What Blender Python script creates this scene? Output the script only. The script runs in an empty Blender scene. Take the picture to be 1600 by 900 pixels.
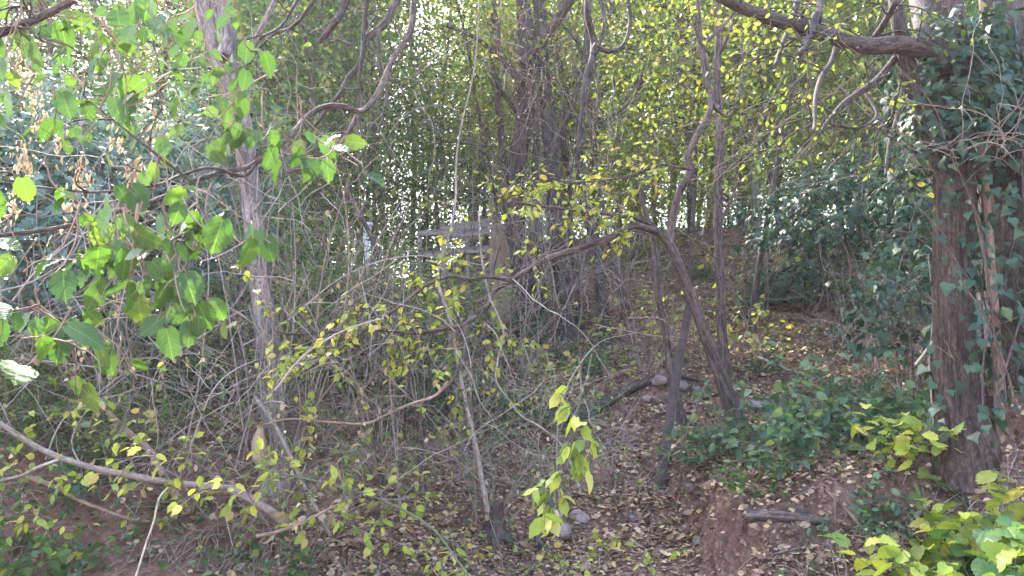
import bpy, math, random
import numpy as np
from mathutils import Vector

# ------------------------------------------------------------------ camera, light, exposure
S = bpy.context.scene
COL = S.collection
F = 1200.0                       # focal length in photo pixels (photo 1600 wide)
EYE = np.array([0.0, 0.0, 1.6])
PITCH = math.radians(8.0)
cam = bpy.data.cameras.new("camera"); camo = bpy.data.objects.new("camera", cam); COL.objects.link(camo)
cam.sensor_width = 36.0; cam.lens = 36.0 * F / 1600.0
cam.clip_start = 0.05; cam.clip_end = 2000
camo.location = EYE; camo.rotation_euler = (math.radians(90) + PITCH, 0, 0)
S.camera = camo

SUN_EL, SUN_AZ = math.radians(44), math.radians(-32)     # azimuth from +Y, clockwise
w = bpy.data.worlds.new("World"); S.world = w; w.use_nodes = True
nt = w.node_tree; bg = nt.nodes["Background"]
sky = nt.nodes.new("ShaderNodeTexSky"); sky.sky_type = 'NISHITA'; sky.sun_disc = False
sky.sun_elevation = SUN_EL; sky.sun_rotation = SUN_AZ; sky.air_density = 1.2; sky.dust_density = 3.0; sky.ozone_density = 1.0
nt.links.new(sky.outputs[0], bg.inputs[0]); bg.inputs[1].default_value = 0.15
sl = bpy.data.lights.new("sun", 'SUN'); sl.energy = 4.0; sl.angle = math.radians(0.6); sl.color = (1, .95, .86)
so = bpy.data.objects.new("sun", sl); COL.objects.link(so)
sd = Vector((math.sin(SUN_AZ) * math.cos(SUN_EL), math.cos(SUN_AZ) * math.cos(SUN_EL), math.sin(SUN_EL)))
so.rotation_euler = sd.to_track_quat('Z', 'Y').to_euler(); so.location = (0, 0, 30)
S.view_settings.view_transform = 'Standard'; S.view_settings.look = 'None'
S.view_settings.gamma = 1.0; S.view_settings.exposure = 3.25; S.view_settings.use_curve_mapping = False
c = S.cycles
c.max_bounces = 7; c.diffuse_bounces = 4; c.glossy_bounces = 2; c.transmission_bounces = 4; c.transparent_max_bounces = 4
c.volume_bounces = 1; c.use_denoising = True
c.caustics_reflective = False; c.caustics_refractive = False; c.sample_clamp_indirect = 6

rng = np.random.default_rng(11)

# ------------------------------------------------------------------ helpers
FWD = np.array([0, math.cos(PITCH), math.sin(PITCH)]); UP = np.array([0, -math.sin(PITCH), math.cos(PITCH)]); RT = np.array([1.0, 0, 0])
def ray(px, py):
    d = FWD + RT * (px - 800) / F + UP * (450 - py) / F
    return d / d[1]
def at(px, py, D):
    return EYE + ray(px, py) * D

def hash2(ix, iy, s):
    n = (ix * 374761393 + iy * 668265263 + s * 974634777) & 0xffffffff
    n = ((n ^ (n >> 13)) * 1274126177) & 0xffffffff
    return ((n ^ (n >> 16)) & 0xffff) / 65535.0
def vnoise(x, y, s=0):
    x = np.asarray(x, float); y = np.asarray(y, float)
    x0 = np.floor(x).astype(np.int64); y0 = np.floor(y).astype(np.int64)
    fx = x - x0; fy = y - y0; fx = fx * fx * (3 - 2 * fx); fy = fy * fy * (3 - 2 * fy)
    a = hash2(x0, y0, s); b = hash2(x0 + 1, y0, s); c_ = hash2(x0, y0 + 1, s); d = hash2(x0 + 1, y0 + 1, s)
    return (a * (1 - fx) + b * fx) * (1 - fy) + (c_ * (1 - fx) + d * fx) * fy - 0.5
def sm(x, a, b):
    t = np.clip((x - a) / (b - a), 0, 1); return t * t * (3 - 2 * t)
def H(x, y):
    x = np.asarray(x, float); y = np.asarray(y, float)
    P = np.interp(y, [0, 4.6, 5.4, 6.5, 9, 11.5, 15, 17, 19, 25, 60, 200], [0.1, .18, .4, .81, 1.74, 2.73, 4.35, 5.15, 5.35, 5.0, 4.0, 4.0])
    L = np.interp(y, [0, 4.2, 5.0, 6, 8, 12, 16, 20, 60, 200], [0.1, .12, .45, 1.15, 1.75, 2.9, 3.8, 4.1, 3.9, 4.0])
    R = np.interp(y, [0, 4.2, 5.2, 6.5, 9, 11.5, 15, 17, 19, 25, 60, 200], [0.1, .2, .55, 1.0, 1.9, 2.8, 4.3, 5.2, 5.5, 5.3, 4.0, 4.0])
    wl = 1 - sm(x + .25 * y * .2, -1.4, 0.5); wr = sm(x, 1.0, 1.75 + 0.1 * y)
    z = P * (1 - wl) * (1 - wr) + L * wl + R * wr * (1 - wl)
    near = 1 - sm(y, 7.5, 9.5)
    z = z + near * sm(x + .5 * vnoise(y * 2, x * .5, 12), 1.32, 1.5) * (.12 * sm(y, 4.6, 5) + .26 * sm(y + .5 * vnoise(x * 1.7, y * .3, 13), 5.1, 5.26) * (1 - sm(y, 5.4, 7.5))) - .10 * near * np.exp(-((x - .75) / .5) ** 2)
    z = z + .62 * np.exp(-((x - 3.35) / .55) ** 2 - ((y - 5.1) / .6) ** 2)
    z = z + .35 * vnoise(x * .45, y * .45, 1) + .16 * vnoise(x * 1.3, y * 1.3, 2) + .07 * vnoise(x * 3.1, y * 3.1, 3) + .035 * vnoise(x * 7, y * 7, 4)
    st = (y + .35 * vnoise(x * 1.1, y * .4, 8)) * 1.25
    z = z + .17 * (sm(st - np.floor(st), .35, .6) - (st - np.floor(st))) * sm(y, 5, 7)
    z = z + .30 * sm(y - .35 * (x - .9) + .25 * vnoise(x * 2.5, y * .6, 9), 8.0, 8.25) * (1 - sm(y, 8.3, 10)) * np.exp(-((x - 1.0) / 1.3) ** 2)
    return z
def Hs(x, y): return float(H(x, y))
def gp(px, py, dmin=3.0, dmax=40):
    r = ray(px, py); ds = np.linspace(dmin, dmax, 1500); P = EYE + r * ds[:, None]
    below = P[:, 2] < H(P[:, 0], P[:, 1])
    i = int(np.argmax(below)) if below.any() else len(ds) - 1
    return P[i]

def nrm(v):
    return v / (np.linalg.norm(v, axis=-1, keepdims=True) + 1e-9)
def catmull(P, n=5):
    P = np.asarray(P, float)
    if len(P) < 3: 
        t = np.linspace(0, 1, n + 1)[:, None]; return P[0] * (1 - t) + P[-1] * t
    Q = np.vstack([2 * P[0] - P[1], P, 2 * P[-1] - P[-2]]); out = []
    for i in range(1, len(Q) - 2):
        for k in range(n):
            t = k / n; a, b, c_, d = Q[i - 1], Q[i], Q[i + 1], Q[i + 2]
            out.append(.5 * ((2 * b) + (-a + c_) * t + (2 * a - 5 * b + 4 * c_ - d) * t * t + (-a + 3 * b - 3 * c_ + d) * t ** 3))
    out.append(P[-1]); return np.array(out)

def build(name, V, Q, mat, parent=None, uv=None, rnd=None, smooth=True):
    me = bpy.data.meshes.new(name)
    V = np.asarray(V, np.float32); Q = np.asarray(Q, np.int32)
    me.vertices.add(len(V)); me.vertices.foreach_set("co", V.ravel())
    me.loops.add(Q.size); me.loops.foreach_set("vertex_index", Q.ravel())
    me.polygons.add(len(Q)); me.polygons.foreach_set("loop_start", np.arange(0, Q.size, 4, dtype=np.int32))
    me.update(calc_edges=True)
    if uv is not None:
        l = me.uv_layers.new(name="UVMap"); l.data.foreach_set("uv", np.asarray(uv, np.float32).ravel())
    if rnd is not None:
        a = me.attributes.new("rnd", 'FLOAT', 'FACE'); a.data.foreach_set("value", np.asarray(rnd, np.float32))
    me.polygons.foreach_set("use_smooth", np.full(len(Q), smooth)); me.update()
    me.materials.append(mat)
    o = bpy.data.objects.new(name, me); COL.objects.link(o)
    if parent is not None: o.parent = parent
    return o

class Tubes:
    def __init__(s): s.V = []; s.Q = []; s.U = []; s.n = 0
    def add(s, P, R, sides=6, ridge=0.0, kk=(5, 9, 14), flat=1.0):
        P = np.asarray(P, float); n = len(P)
        R = np.interp(np.linspace(0, 1, n), np.linspace(0, 1, len(R)), R) if np.ndim(R) else np.full(n, R)
        T = nrm(np.gradient(P, axis=0))
        a = np.cross(T[0], [0, 0, 1.0]); 
        if np.linalg.norm(a) < .1: a = np.cross(T[0], [0, 1.0, 0])
        a = a / np.linalg.norm(a); N = np.zeros_like(P)
        for i in range(n):
            a = a - T[i] * a.dot(T[i]); a = a / (np.linalg.norm(a) + 1e-9); N[i] = a
        B = np.cross(T, N)
        th = np.linspace(0, 2 * np.pi, sides, endpoint=False)
        L = np.concatenate([[0], np.cumsum(np.linalg.norm(np.diff(P, axis=0), axis=1))])
        rad = R[:, None] * np.ones(sides)
        if ridge > 0:
            ph = rng.uniform(0, 6.28, len(kk)); m = np.zeros((n, sides))
            for j, k in enumerate(kk):
                m += np.sin(k * th[None, :] + ph[j] + 1.3 * np.sin(L[:, None] * (1.1 + j) + ph[j])) / len(kk)
            m += vnoise(th[None, :] * 3 + 0 * L[:, None], L[:, None] * 5, 5) * .9
            rad = rad * (1 + ridge * m)
        X = P[:, None, :] + rad[:, :, None] * (np.cos(th)[None, :, None] * N[:, None, :] + flat * np.sin(th)[None, :, None] * B[:, None, :])
        i0 = np.arange(n - 1)[:, None] * sides; j = np.arange(sides)[None, :]; j2 = (j + 1) % sides
        q = np.stack([i0 + j, i0 + j2, i0 + sides + j2, i0 + sides + j], -1).reshape(-1, 4) + s.n
        r0 = float(np.mean(R)); uu = np.arange(sides + 1) / sides * 2 * np.pi * r0
        U = np.zeros((n - 1, sides, 4, 2))
        U[:, :, 0, 0] = uu[:-1]; U[:, :, 3, 0] = uu[:-1]; U[:, :, 1, 0] = uu[1:]; U[:, :, 2, 0] = uu[1:]
        U[:, :, 0, 1] = L[:-1, None]; U[:, :, 1, 1] = L[:-1, None]; U[:, :, 2, 1] = L[1:, None]; U[:, :, 3, 1] = L[1:, None]
        U[..., 1] += s.n * .013
        s.V.append(X.reshape(-1, 3)); s.Q.append(q); s.U.append(U.reshape(-1, 2)); s.n += n * sides
        # end cap (fan of quads through the last ring)
        if sides % 2 == 0 and R[-1] > .006:
            for base in ((n - 1) * sides, 0):
                k0 = s.n - n * sides + base
                for k in range(0, sides // 2 - 1):
                    s.Q.append(np.array([[k0 + k, k0 + k + 1, k0 + sides - 2 - k, k0 + sides - 1 - k]])); s.U.append(np.zeros((4, 2)))
    def build(s, name, mat, parent=None):
        return build(name, np.vstack(s.V), np.vstack(s.Q), mat, parent, uv=np.vstack(s.U))

# leaf templates: y along the leaf, z = up
def T_kite(w_=.3, cur=.12):
    V = [(0, 0, 0), (w_ * .85, .3, .07), (w_ * .8, .65, .05 - cur * .4), (0, 1, -cur), (-w_ * .8, .65, .05 - cur * .4), (-w_ * .85, .3, .07)]
    return np.array(V), np.array([(0, 1, 2, 3), (0, 3, 4, 5)])
def T_big(n=13, w_=.43, heart=.09, ser=.032, cur=.22):
    ys = np.linspace(0, 1, n + 1); V = []; 
    for i, y in enumerate(ys):
        V.append((0, y, -cur * y * y))
    prof = lambda y: w_ * (math.sin(math.pi * min(1, y * .93 + .07)) ** .75) * (1.05 - .35 * y)
    for s_ in (1, -1):
        for i, y in enumerate(ys):
            x = max(.004, prof(y)) if 0 < i < n else (.13 if i == 0 else .004)
            x += (ser if i % 2 else -ser * .5) * (0 < i < n)
            yy = y + (-heart * (1 - y * 3) if y < .33 else 0) + (.04 if i % 2 else 0)
            V.append((s_ * x, yy, .16 * x - cur * yy * yy + .03 * math.sin(i * 2.1 + s_)))
    Q = []; m = n + 1
    for i in range(n):
        Q.append((i, m + i, m + i + 1, i + 1)); Q.append((i, i + 1, 2 * m + i + 1, 2 * m + i))
    return np.array(V), np.array(Q)
def T_fan(out, cz=-.05, c0=(0, .4)):
    V = [(c0[0], c0[1], cz)] + [(x, y, .05 * math.sin(3 * x + 5 * y) - .12 * y * y) for x, y in out]
    k = len(out); Q = [(0, 1 + i, 1 + (i + 1) % k, 1 + (i + 2) % k) for i in range(0, k, 2)]
    return np.array(V), np.array(Q)
IVY = T_fan([(0, 0), (.3, -.12), (.5, .2), (.3, .45), (.18, .62), (0, 1), (-.18, .62), (-.3, .45), (-.5, .2), (-.3, -.12)], .05)
KITE = T_kite(); WIDE = T_kite(.4, .18); NARROW = T_kite(.2, .2)
BIG = T_big(); MID = T_big(5, .36, .04, .03, .2)
CURL = (lambda t: (np.column_stack([t[0][:, 0], t[0][:, 1], np.abs(t[0][:, 0]) * .7 + .25 * (t[0][:, 1] - .5) ** 2]), t[1]))(T_kite(.36, 0))

class Leaves:
    def __init__(s, tpl): s.t = tpl; s.P = []; s.D = []; s.N = []; s.S = []
    def add(s, P, D, N, S_):
        P = np.atleast_2d(P); k = len(P); s.P.append(P); s.D.append(np.broadcast_to(D, (k, 3))); s.N.append(np.broadcast_to(N, (k, 3))); s.S.append(np.broadcast_to(S_, (k,)))
    def build(s, name, mat, parent=None, rnd=None):
        P = np.vstack(s.P); D = nrm(np.vstack(s.D)); N = np.vstack(s.N); sc = np.concatenate(s.S)
        N = nrm(N - D * np.sum(N * D, 1, keepdims=True)); X = np.cross(D, N)
        V, Q = s.t; k = len(P); m = len(V)
        jit = rng.uniform(.8, 1.15, (k, 1, 1)) * V[None, :, 0:1]; bend = rng.uniform(.3, 1.9, (k, 1, 1)) * V[None, :, 2:3]
        W = P[:, None] + sc[:, None, None] * (jit * X[:, None] + V[None, :, 1:2] * D[:, None] + bend * N[:, None])
        q = (Q[None] + (np.arange(k) * m)[:, None, None]).reshape(-1, 4)
        r = rng.random(k) if rnd is None else rnd
        uv = np.tile(V[Q.ravel(), :2] , (k, 1))
        return build(name, W.reshape(-1, 3), q, mat, parent, uv=uv, rnd=np.repeat(r, len(Q)))

def empty(name, loc, label, cat, group=None, kind=None):
    o = bpy.data.objects.new(name, None); COL.objects.link(o); o.location = loc; o.empty_display_size = .2
    return tag(o, label, cat, group, kind)
def tag(o, label=None, cat=None, group=None, kind=None):
    if label: o["label"] = label
    if cat: o["category"] = cat
    if group: o["group"] = group
    if kind: o["kind"] = kind
    return o
def dup(root, loc, rz=0, sc=1.0, label=None, group=None, tilt=(0, 0), mats=None):
    r = root.copy(); COL.objects.link(r); r.location = loc; r.rotation_euler = (tilt[0], tilt[1], rz)
    r.scale = (sc, sc, sc) if np.ndim(sc) == 0 else sc
    if label: r["label"] = label
    if group: r["group"] = group
    for ch in root.children:
        c_ = ch.copy(); COL.objects.link(c_); c_.parent = r
        for g in ch.children:
            d = g.copy(); COL.objects.link(d); d.parent = c_
        if mats and ch.name.split('.')[0] in mats:
            c_.material_slots[0].link = 'OBJECT'; c_.material_slots[0].material = mats[ch.name.split('.')[0]]
    return r

# ------------------------------------------------------------------ materials
def newmat(name):
    m = bpy.data.materials.new(name); m.use_nodes = True; t = m.node_tree; return m, t, t.nodes["Principled BSDF"], t.nodes["Material Output"]
def ramp(t, cols, fac):
    r = t.nodes.new("ShaderNodeValToRGB"); e = r.color_ramp.elements
    while len(e) < len(cols): e.new(.5)
    for i, (p, c_) in enumerate(cols): e[i].position = p; e[i].color = (*c_, 1)
    t.links.new(fac, r.inputs[0]); return r.outputs[0]
def noise(t, scale, det=4, vec=None, rough=.6, dist=0):
    n = t.nodes.new("ShaderNodeTexNoise"); n.inputs["Scale"].default_value = scale; n.inputs["Detail"].default_value = det
    n.inputs["Roughness"].default_value = rough; n.inputs["Distortion"].default_value = dist
    if vec is not None: t.links.new(vec, n.inputs["Vector"])
    return n.outputs[0]
def mixc(t, fac, a, b, mode='MIX'):
    n = t.nodes.new("ShaderNodeMix"); n.data_type = 'RGBA'; n.blend_type = mode
    for s_, v in ((n.inputs[0], fac), (n.inputs[6], a), (n.inputs[7], b)):
        if hasattr(v, 'links'): t.links.new(v, s_)
        else: s_.default_value = v if np.ndim(v) == 0 else (*v, 1)
    return n.outputs[2]
def mth(t, op, a, b=0.0):
    n = t.nodes.new("ShaderNodeMath"); n.operation = op
    for s_, v in ((n.inputs[0], a), (n.inputs[1], b)):
        if hasattr(v, 'links'): t.links.new(v, s_)
        else: s_.default_value = v
    return n.outputs[0]
def leafmat(name, cols, trans=.4, rough=.5, spec=.35, veins=False, tint=(1.25, 1.35, .7)):
    m, t, b, out = newmat(name)
    a = t.nodes.new("ShaderNodeAttribute"); a.attribute_name = "rnd"
    col = ramp(t, cols, a.outputs["Fac"])
    tc = t.nodes.new("ShaderNodeTexCoord")
    n = noise(t, 9 if veins else 30, 3, tc.outputs["Object"])
    col = mixc(t, .55, col, ramp(t, [(.3, (.8, .8, .8) if veins else (.5, .5, .5)), (.7, (1.1, 1.1, 1.05) if veins else (1.25, 1.2, 1.1))], n), 'MULTIPLY')
    if veins:
        sx = t.nodes.new("ShaderNodeSeparateXYZ"); t.links.new(tc.outputs["UV"], sx.inputs[0])
        ax = mth(t, 'ABSOLUTE', sx.outputs[0])
        rib = mth(t, 'LESS_THAN', ax, .014)
        v = mth(t, 'FRACT', mth(t, 'MULTIPLY', mth(t, 'SUBTRACT', sx.outputs[1], mth(t, 'MULTIPLY', ax, .8)), 7.0))
        sv = mth(t, 'LESS_THAN', v, .09)
        f = mth(t, 'MULTIPLY', mth(t, 'MAXIMUM', rib, mth(t, 'MULTIPLY', sv, .6)), .26)
        col = mixc(t, f, col, (.30, .36, .12))
        bmp = t.nodes.new("ShaderNodeBump"); bmp.inputs["Strength"].default_value = .2; bmp.inputs["Distance"].default_value = .004
        t.links.new(mth(t, 'PINGPONG', v, .5), bmp.inputs["Height"]); t.links.new(bmp.outputs[0], b.inputs["Normal"])
    t.links.new(col, b.inputs["Base Color"]); b.inputs["Roughness"].default_value = rough; b.inputs["Specular IOR Level"].default_value = spec
    tr = t.nodes.new("ShaderNodeBsdfTranslucent"); t.links.new(mixc(t, 1.0, col, tint, 'MULTIPLY'), tr.inputs[0])
    mx = t.nodes.new("ShaderNodeMixShader"); mx.inputs[0].default_value = trans
    t.links.new(b.outputs[0], mx.inputs[1]); t.links.new(tr.outputs[0], mx.inputs[2]); t.links.new(mx.outputs[0], out.inputs[0])
    return m
def barkmat(name, dark, light, sc=45, stretch=.16, bump=.7, moss=None, dist=.012):
    m, t, b, out = newmat(name)
    tc = t.nodes.new("ShaderNodeTexCoord"); mp = t.nodes.new("ShaderNodeMapping"); mp.inputs["Scale"].default_value = (1, stretch, 1)
    t.links.new(tc.outputs["UV"], mp.inputs[0])
    n1 = noise(t, sc, 6, mp.outputs[0], .65, .8); n2 = noise(t, 3.5, 4, tc.outputs["Object"])
    if bump > .5:
        vo = t.nodes.new("ShaderNodeTexVoronoi"); vo.feature = 'DISTANCE_TO_EDGE'; vo.inputs["Scale"].default_value = sc * 1.7
        mp2 = t.nodes.new("ShaderNodeMapping"); mp2.inputs["Scale"].default_value = (1, .28, 1); wn = t.nodes.new("ShaderNodeTexNoise"); wn.inputs["Scale"].default_value = 9; wn.inputs["Detail"].default_value = 4
        t.links.new(tc.outputs["UV"], wn.inputs["Vector"]); vm = t.nodes.new("ShaderNodeVectorMath"); vm.operation = 'MULTIPLY_ADD'; t.links.new(wn.outputs[1], vm.inputs[0]); vm.inputs[1].default_value = (.10, .10, 0); t.links.new(tc.outputs["UV"], vm.inputs[2])
        t.links.new(vm.outputs[0], mp2.inputs[0]); t.links.new(mp2.outputs[0], vo.inputs["Vector"])
        pl_ = mth(t, 'MINIMUM', mth(t, 'MULTIPLY', vo.outputs["Distance"], 3.0), 1.0)
        n1 = mth(t, 'ADD', mth(t, 'MULTIPLY', n1, .80), mth(t, 'MULTIPLY', pl_, .17))
    col = ramp(t, [(.36, dark), (.5, tuple((a + b_) / 2 for a, b_ in zip(dark, light))), (.66, light)], n1)
    col = mixc(t, .6, col, ramp(t, [(.3, (.5, .5, .5)), (.7, (1.3, 1.25, 1.2))], n2), 'MULTIPLY')
    if moss: col = mixc(t, ramp(t, [(.52, (0, 0, 0)), (.62, (.8, .8, .8))], noise(t, 5, 5, tc.outputs["Object"])), col, moss)
    t.links.new(col, b.inputs["Base Color"]); b.inputs["Roughness"].default_value = .85; b.inputs["Specular IOR Level"].default_value = .25
    bp = t.nodes.new("ShaderNodeBump"); bp.inputs["Strength"].default_value = bump; bp.inputs["Distance"].default_value = dist
    t.links.new(n1, bp.inputs["Height"]); t.links.new(bp.outputs[0], b.inputs["Normal"])
    return m

B_grey = barkmat("grey_bark", (.085, .068, .066), (.34, .29, .275), 26, .12, 1.0)
B_brown = barkmat("brown_bark", (.040, .027, .025), (.185, .13, .115), 30, .12, 1.0)
B_red = barkmat("reddish_bark", (.022, .014, .012), (.12, .080, .066), 32, .12, 1.0)
B_dark = barkmat("dark_bark", (.03, .024, .022), (.13, .10, .09), 40)
B_pale = barkmat("pale_stem", (.22, .18, .16), (.45, .39, .35), 60, .3, .3, dist=.004)
B_twig = barkmat("twig_bark", (.12, .09, .08), (.34, .27, .23), 60, .3, .3, dist=.003)
B_tan = barkmat("tan_stem", (.16, .10, .075), (.36, .25, .19), 60, .3, .3, dist=.003)
B_green = barkmat("green_cane", (.06, .075, .045), (.15, .165, .10), 60, .3, .2, dist=.003)
B_straw = barkmat("dry_straw", (.35, .27, .19), (.6, .5, .38), 60, .3, .2, dist=.003)
B_wood = barkmat("bare_wood", (.30, .19, .12), (.52, .38, .26), 50, .08, .3)
B_board = barkmat("weathered_board", (.13, .105, .10), (.33, .27, .255), 30, .08, .4)
B_panel = barkmat("tan_board", (.19, .12, .085), (.33, .22, .16), 25, .1, .3)

L_mul = leafmat("broad_green_leaf", [(0, (.034, .078, .024)), (.4, (.046, .098, .026)), (.85, (.062, .122, .030)), (1, (.10, .15, .035))], .36, .5, .35, True, (1.25, 1.35, .6))
L_ivy = leafmat("ivy_leaf", [(0, (.045, .10, .085)), (.5, (.075, .155, .13)), (.9, (.13, .23, .20)), (1, (.20, .24, .09))], .25, .45, .5)  # pale blue-green: sky gloss on the leaves is put into their colour
L_ivyd = leafmat("dark_ivy_leaf", [(0, (.016, .042, .024)), (.6, (.028, .072, .042)), (.95, (.055, .115, .065)), (1, (.13, .16, .05))], .25, .5, .4)
L_green = leafmat("mid_green_leaf", [(0, (.040, .085, .026)), (.5, (.075, .140, .040)), (.85, (.12, .19, .05)), (1, (.32, .30, .06))], .5)
L_teal = leafmat("cool_green_leaf", [(0, (.040, .085, .052)), (.5, (.070, .135, .078)), (.9, (.12, .20, .11)), (1, (.26, .28, .08))], .4)
L_lime = leafmat("yellowing_leaf", [(0, (.07, .115, .03)), (.4, (.13, .175, .04)), (.8, (.23, .25, .055)), (1, (.40, .34, .07))], .55)
L_yel = leafmat("yellow_leaf", [(0, (.15, .22, .04)), (.4, (.32, .37, .06)), (.8, (.52, .50, .09)), (.93, (.45, .33, .13)), (1, (.28, .17, .10))], .45, .5, .3, tint=(1.1, 1.1, .7))
L_lit = leafmat("fallen_leaf", [(0, (.085, .048, .036)), (.4, (.20, .115, .080)), (.7, (.37, .235, .155)), (.95, (.54, .40, .27)), (.98, (.50, .38, .12)), (1, (.2, .2, .06))], .1, .6, .3, tint=(1, .9, .7))
L_dry = leafmat("dry_leaf", [(0, (.30, .21, .13)), (.6, (.48, .37, .25)), (1, (.56, .48, .34))], .3, .6, .2, tint=(1, .9, .7))

def groundmat():
    m, t, b, out = newmat("soil")
    tc = t.nodes.new("ShaderNodeTexCoord"); O = tc.outputs["Object"]
    n1 = noise(t, 2.2, 8, O); n2 = noise(t, 22, 8, O, .7); n3 = noise(t, 130, 3, O)
    col = ramp(t, [(.3, (.075, .040, .033)), (.5, (.175, .10, .080)), (.7, (.32, .21, .18))], n2)
    sx = t.nodes.new("ShaderNodeSeparateXYZ"); t.links.new(O, sx.inputs[0])
    # the bare red clay of the cut bank on the left side of the path
    fx = ramp(t, [(0, (1, 1, 1)), (1, (0, 0, 0))], mth(t, 'MULTIPLY', mth(t, 'ADD', mth(t, 'ADD', sx.outputs[0], 2.4), mth(t, 'MULTIPLY', n1, 1.6)), .5))
    red = ramp(t, [(.3, (.13, .062, .048)), (.6, (.23, .115, .09)), (.8, (.33, .19, .155))], n2)
    col = mixc(t, fx, col, red)
    col = mixc(t, .7, col, ramp(t, [(.35, (.55, .55, .55)), (.65, (1.25, 1.2, 1.2))], n1), 'MULTIPLY')
    col = mixc(t, .45, col, ramp(t, [(.4, (.6, .6, .6)), (.62, (1.3, 1.3, 1.3))], n3), 'MULTIPLY')
    t.links.new(col, b.inputs["Base Color"]); b.inputs["Roughness"].default_value = .95; b.inputs["Specular IOR Level"].default_value = .1
    bp = t.nodes.new("ShaderNodeBump"); bp.inputs["Strength"].default_value = .9; bp.inputs["Distance"].default_value = .03
    t.links.new(mth(t, 'ADD', n2, mth(t, 'MULTIPLY', n3, .35)), bp.inputs["Height"]); t.links.new(bp.outputs[0], b.inputs["Normal"])
    return m
SOIL = groundmat()
def rockmat():
    m, t, b, out = newmat("stone"); tc = t.nodes.new("ShaderNodeTexCoord"); O = tc.outputs["Object"]
    n = noise(t, 14, 8, O, .7)
    oi = t.nodes.new("ShaderNodeObjectInfo")
    col = ramp(t, [(.3, (.13, .10, .095)), (.6, (.28, .22, .21)), (.8, (.38, .31, .29))], n)
    col = mixc(t, .8, col, ramp(t, [(0, (.6, .6, .65)), (.5, (1, .9, .88)), (1, (1.3, .98, .9))], oi.outputs["Random"]), 'MULTIPLY')
    t.links.new(col, b.inputs["Base Color"]); b.inputs["Roughness"].default_value = .9
    bp = t.nodes.new("ShaderNodeBump"); bp.inputs["Strength"].default_value = .6; bp.inputs["Distance"].default_value = .02
    t.links.new(n, bp.inputs["Height"]); t.links.new(bp.outputs[0], b.inputs["Normal"]); return m
STONE = rockmat()
def rustmat():
    m, t, b, out = newmat("rusty_steel"); tc = t.nodes.new("ShaderNodeTexCoord"); O = tc.outputs["Object"]
    col = ramp(t, [(.3, (.030, .020, .020)), (.5, (.065, .040, .036)), (.7, (.12, .075, .066))], noise(t, 18, 8, O, .7))
    t.links.new(col, b.inputs["Base Color"]); b.inputs["Roughness"].default_value = .75; b.inputs["Metallic"].default_value = .15
    bp = t.nodes.new("ShaderNodeBump"); bp.inputs["Strength"].default_value = .4; bp.inputs["Distance"].default_value = .004
    t.links.new(noise(t, 90, 5, O), bp.inputs["Height"]); t.links.new(bp.outputs[0], b.inputs["Normal"]); return m
RUST = rustmat()
def plain(name, colr, rough=.8):
    m, t, b, out = newmat(name); tc = t.nodes.new("ShaderNodeTexCoord")
    col = mixc(t, .6, colr, ramp(t, [(.3, (.5, .5, .5)), (.7, (1.3, 1.3, 1.3))], noise(t, 12, 6, tc.outputs["Object"])), 'MULTIPLY')
    t.links.new(col, b.inputs["Base Color"]); b.inputs["Roughness"].default_value = rough; return m
M_white = plain("flaking_white_paint", (.55, .53, .52)); M_black = plain("near_black", (.012, .012, .016), .45)

# ------------------------------------------------------------------ ground
def axis(fine0, fine1, step, far):
    a = [fine0]; s_ = step
    while a[-1] > -far: s_ *= 1.35; a.append(a[-1] - s_)
    b = list(np.arange(fine0, fine1, step)); c_ = [fine1]; s_ = step
    while c_[-1] < far: s_ *= 1.35; c_.append(c_[-1] + s_)
    return np.array(a[1:][::-1] + b + c_)
gx = axis(-6.5, 6.5, .055, 120); gy = axis(4.0, 17.5, .055, 120)
X, Y = np.meshgrid(gx, gy); Z = H(X, Y)
nf = np.exp(-((X / 9) ** 2)) * (Y > 3) * (Y < 20)
Z = Z + nf * (.022 * vnoise(X * 14, Y * 14, 21) + .015 * vnoise(X * 26, Y * 26, 22))
nx = len(gx); ny = len(gy)
ii = (np.arange(ny - 1)[:, None] * nx + np.arange(nx - 1)[None, :])
gq = np.stack([ii, ii + 1, ii + nx + 1, ii + nx], -1).reshape(-1, 4)
g = build("ground", np.stack([X, Y, Z], -1).reshape(-1, 3), gq, SOIL); tag(g, kind="structure")

hz = bpy.data.materials.new("lens_veil"); hz.use_nodes = True; t_ = hz.node_tree; t_.nodes.remove(t_.nodes["Principled BSDF"])  # added scattering volume, stands in for milky lens glare over the view
pv = t_.nodes.new("ShaderNodeVolumePrincipled"); pv.inputs["Color"].default_value = (.95, .94, 1, 1); pv.inputs["Density"].default_value = .0011; pv.inputs["Anisotropy"].default_value = .35
t_.links.new(pv.outputs[0], t_.nodes["Material Output"].inputs["Volume"])
hv_, hq_ = [], []
for X_ in (-230, 230):
    for Y_ in (-230, 250):
        for Z_ in (float(Z.min()) - 1, 27): hv_.append((X_, Y_, Z_))
hq_ = [(0, 1, 3, 2), (4, 6, 7, 5), (0, 4, 5, 1), (2, 3, 7, 6), (0, 2, 6, 4), (1, 5, 7, 3)]
tag(build("veil_haze", hv_, hq_, hz, smooth=False), "thin milky veil added in place of lens glare", kind="stuff")

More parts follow.
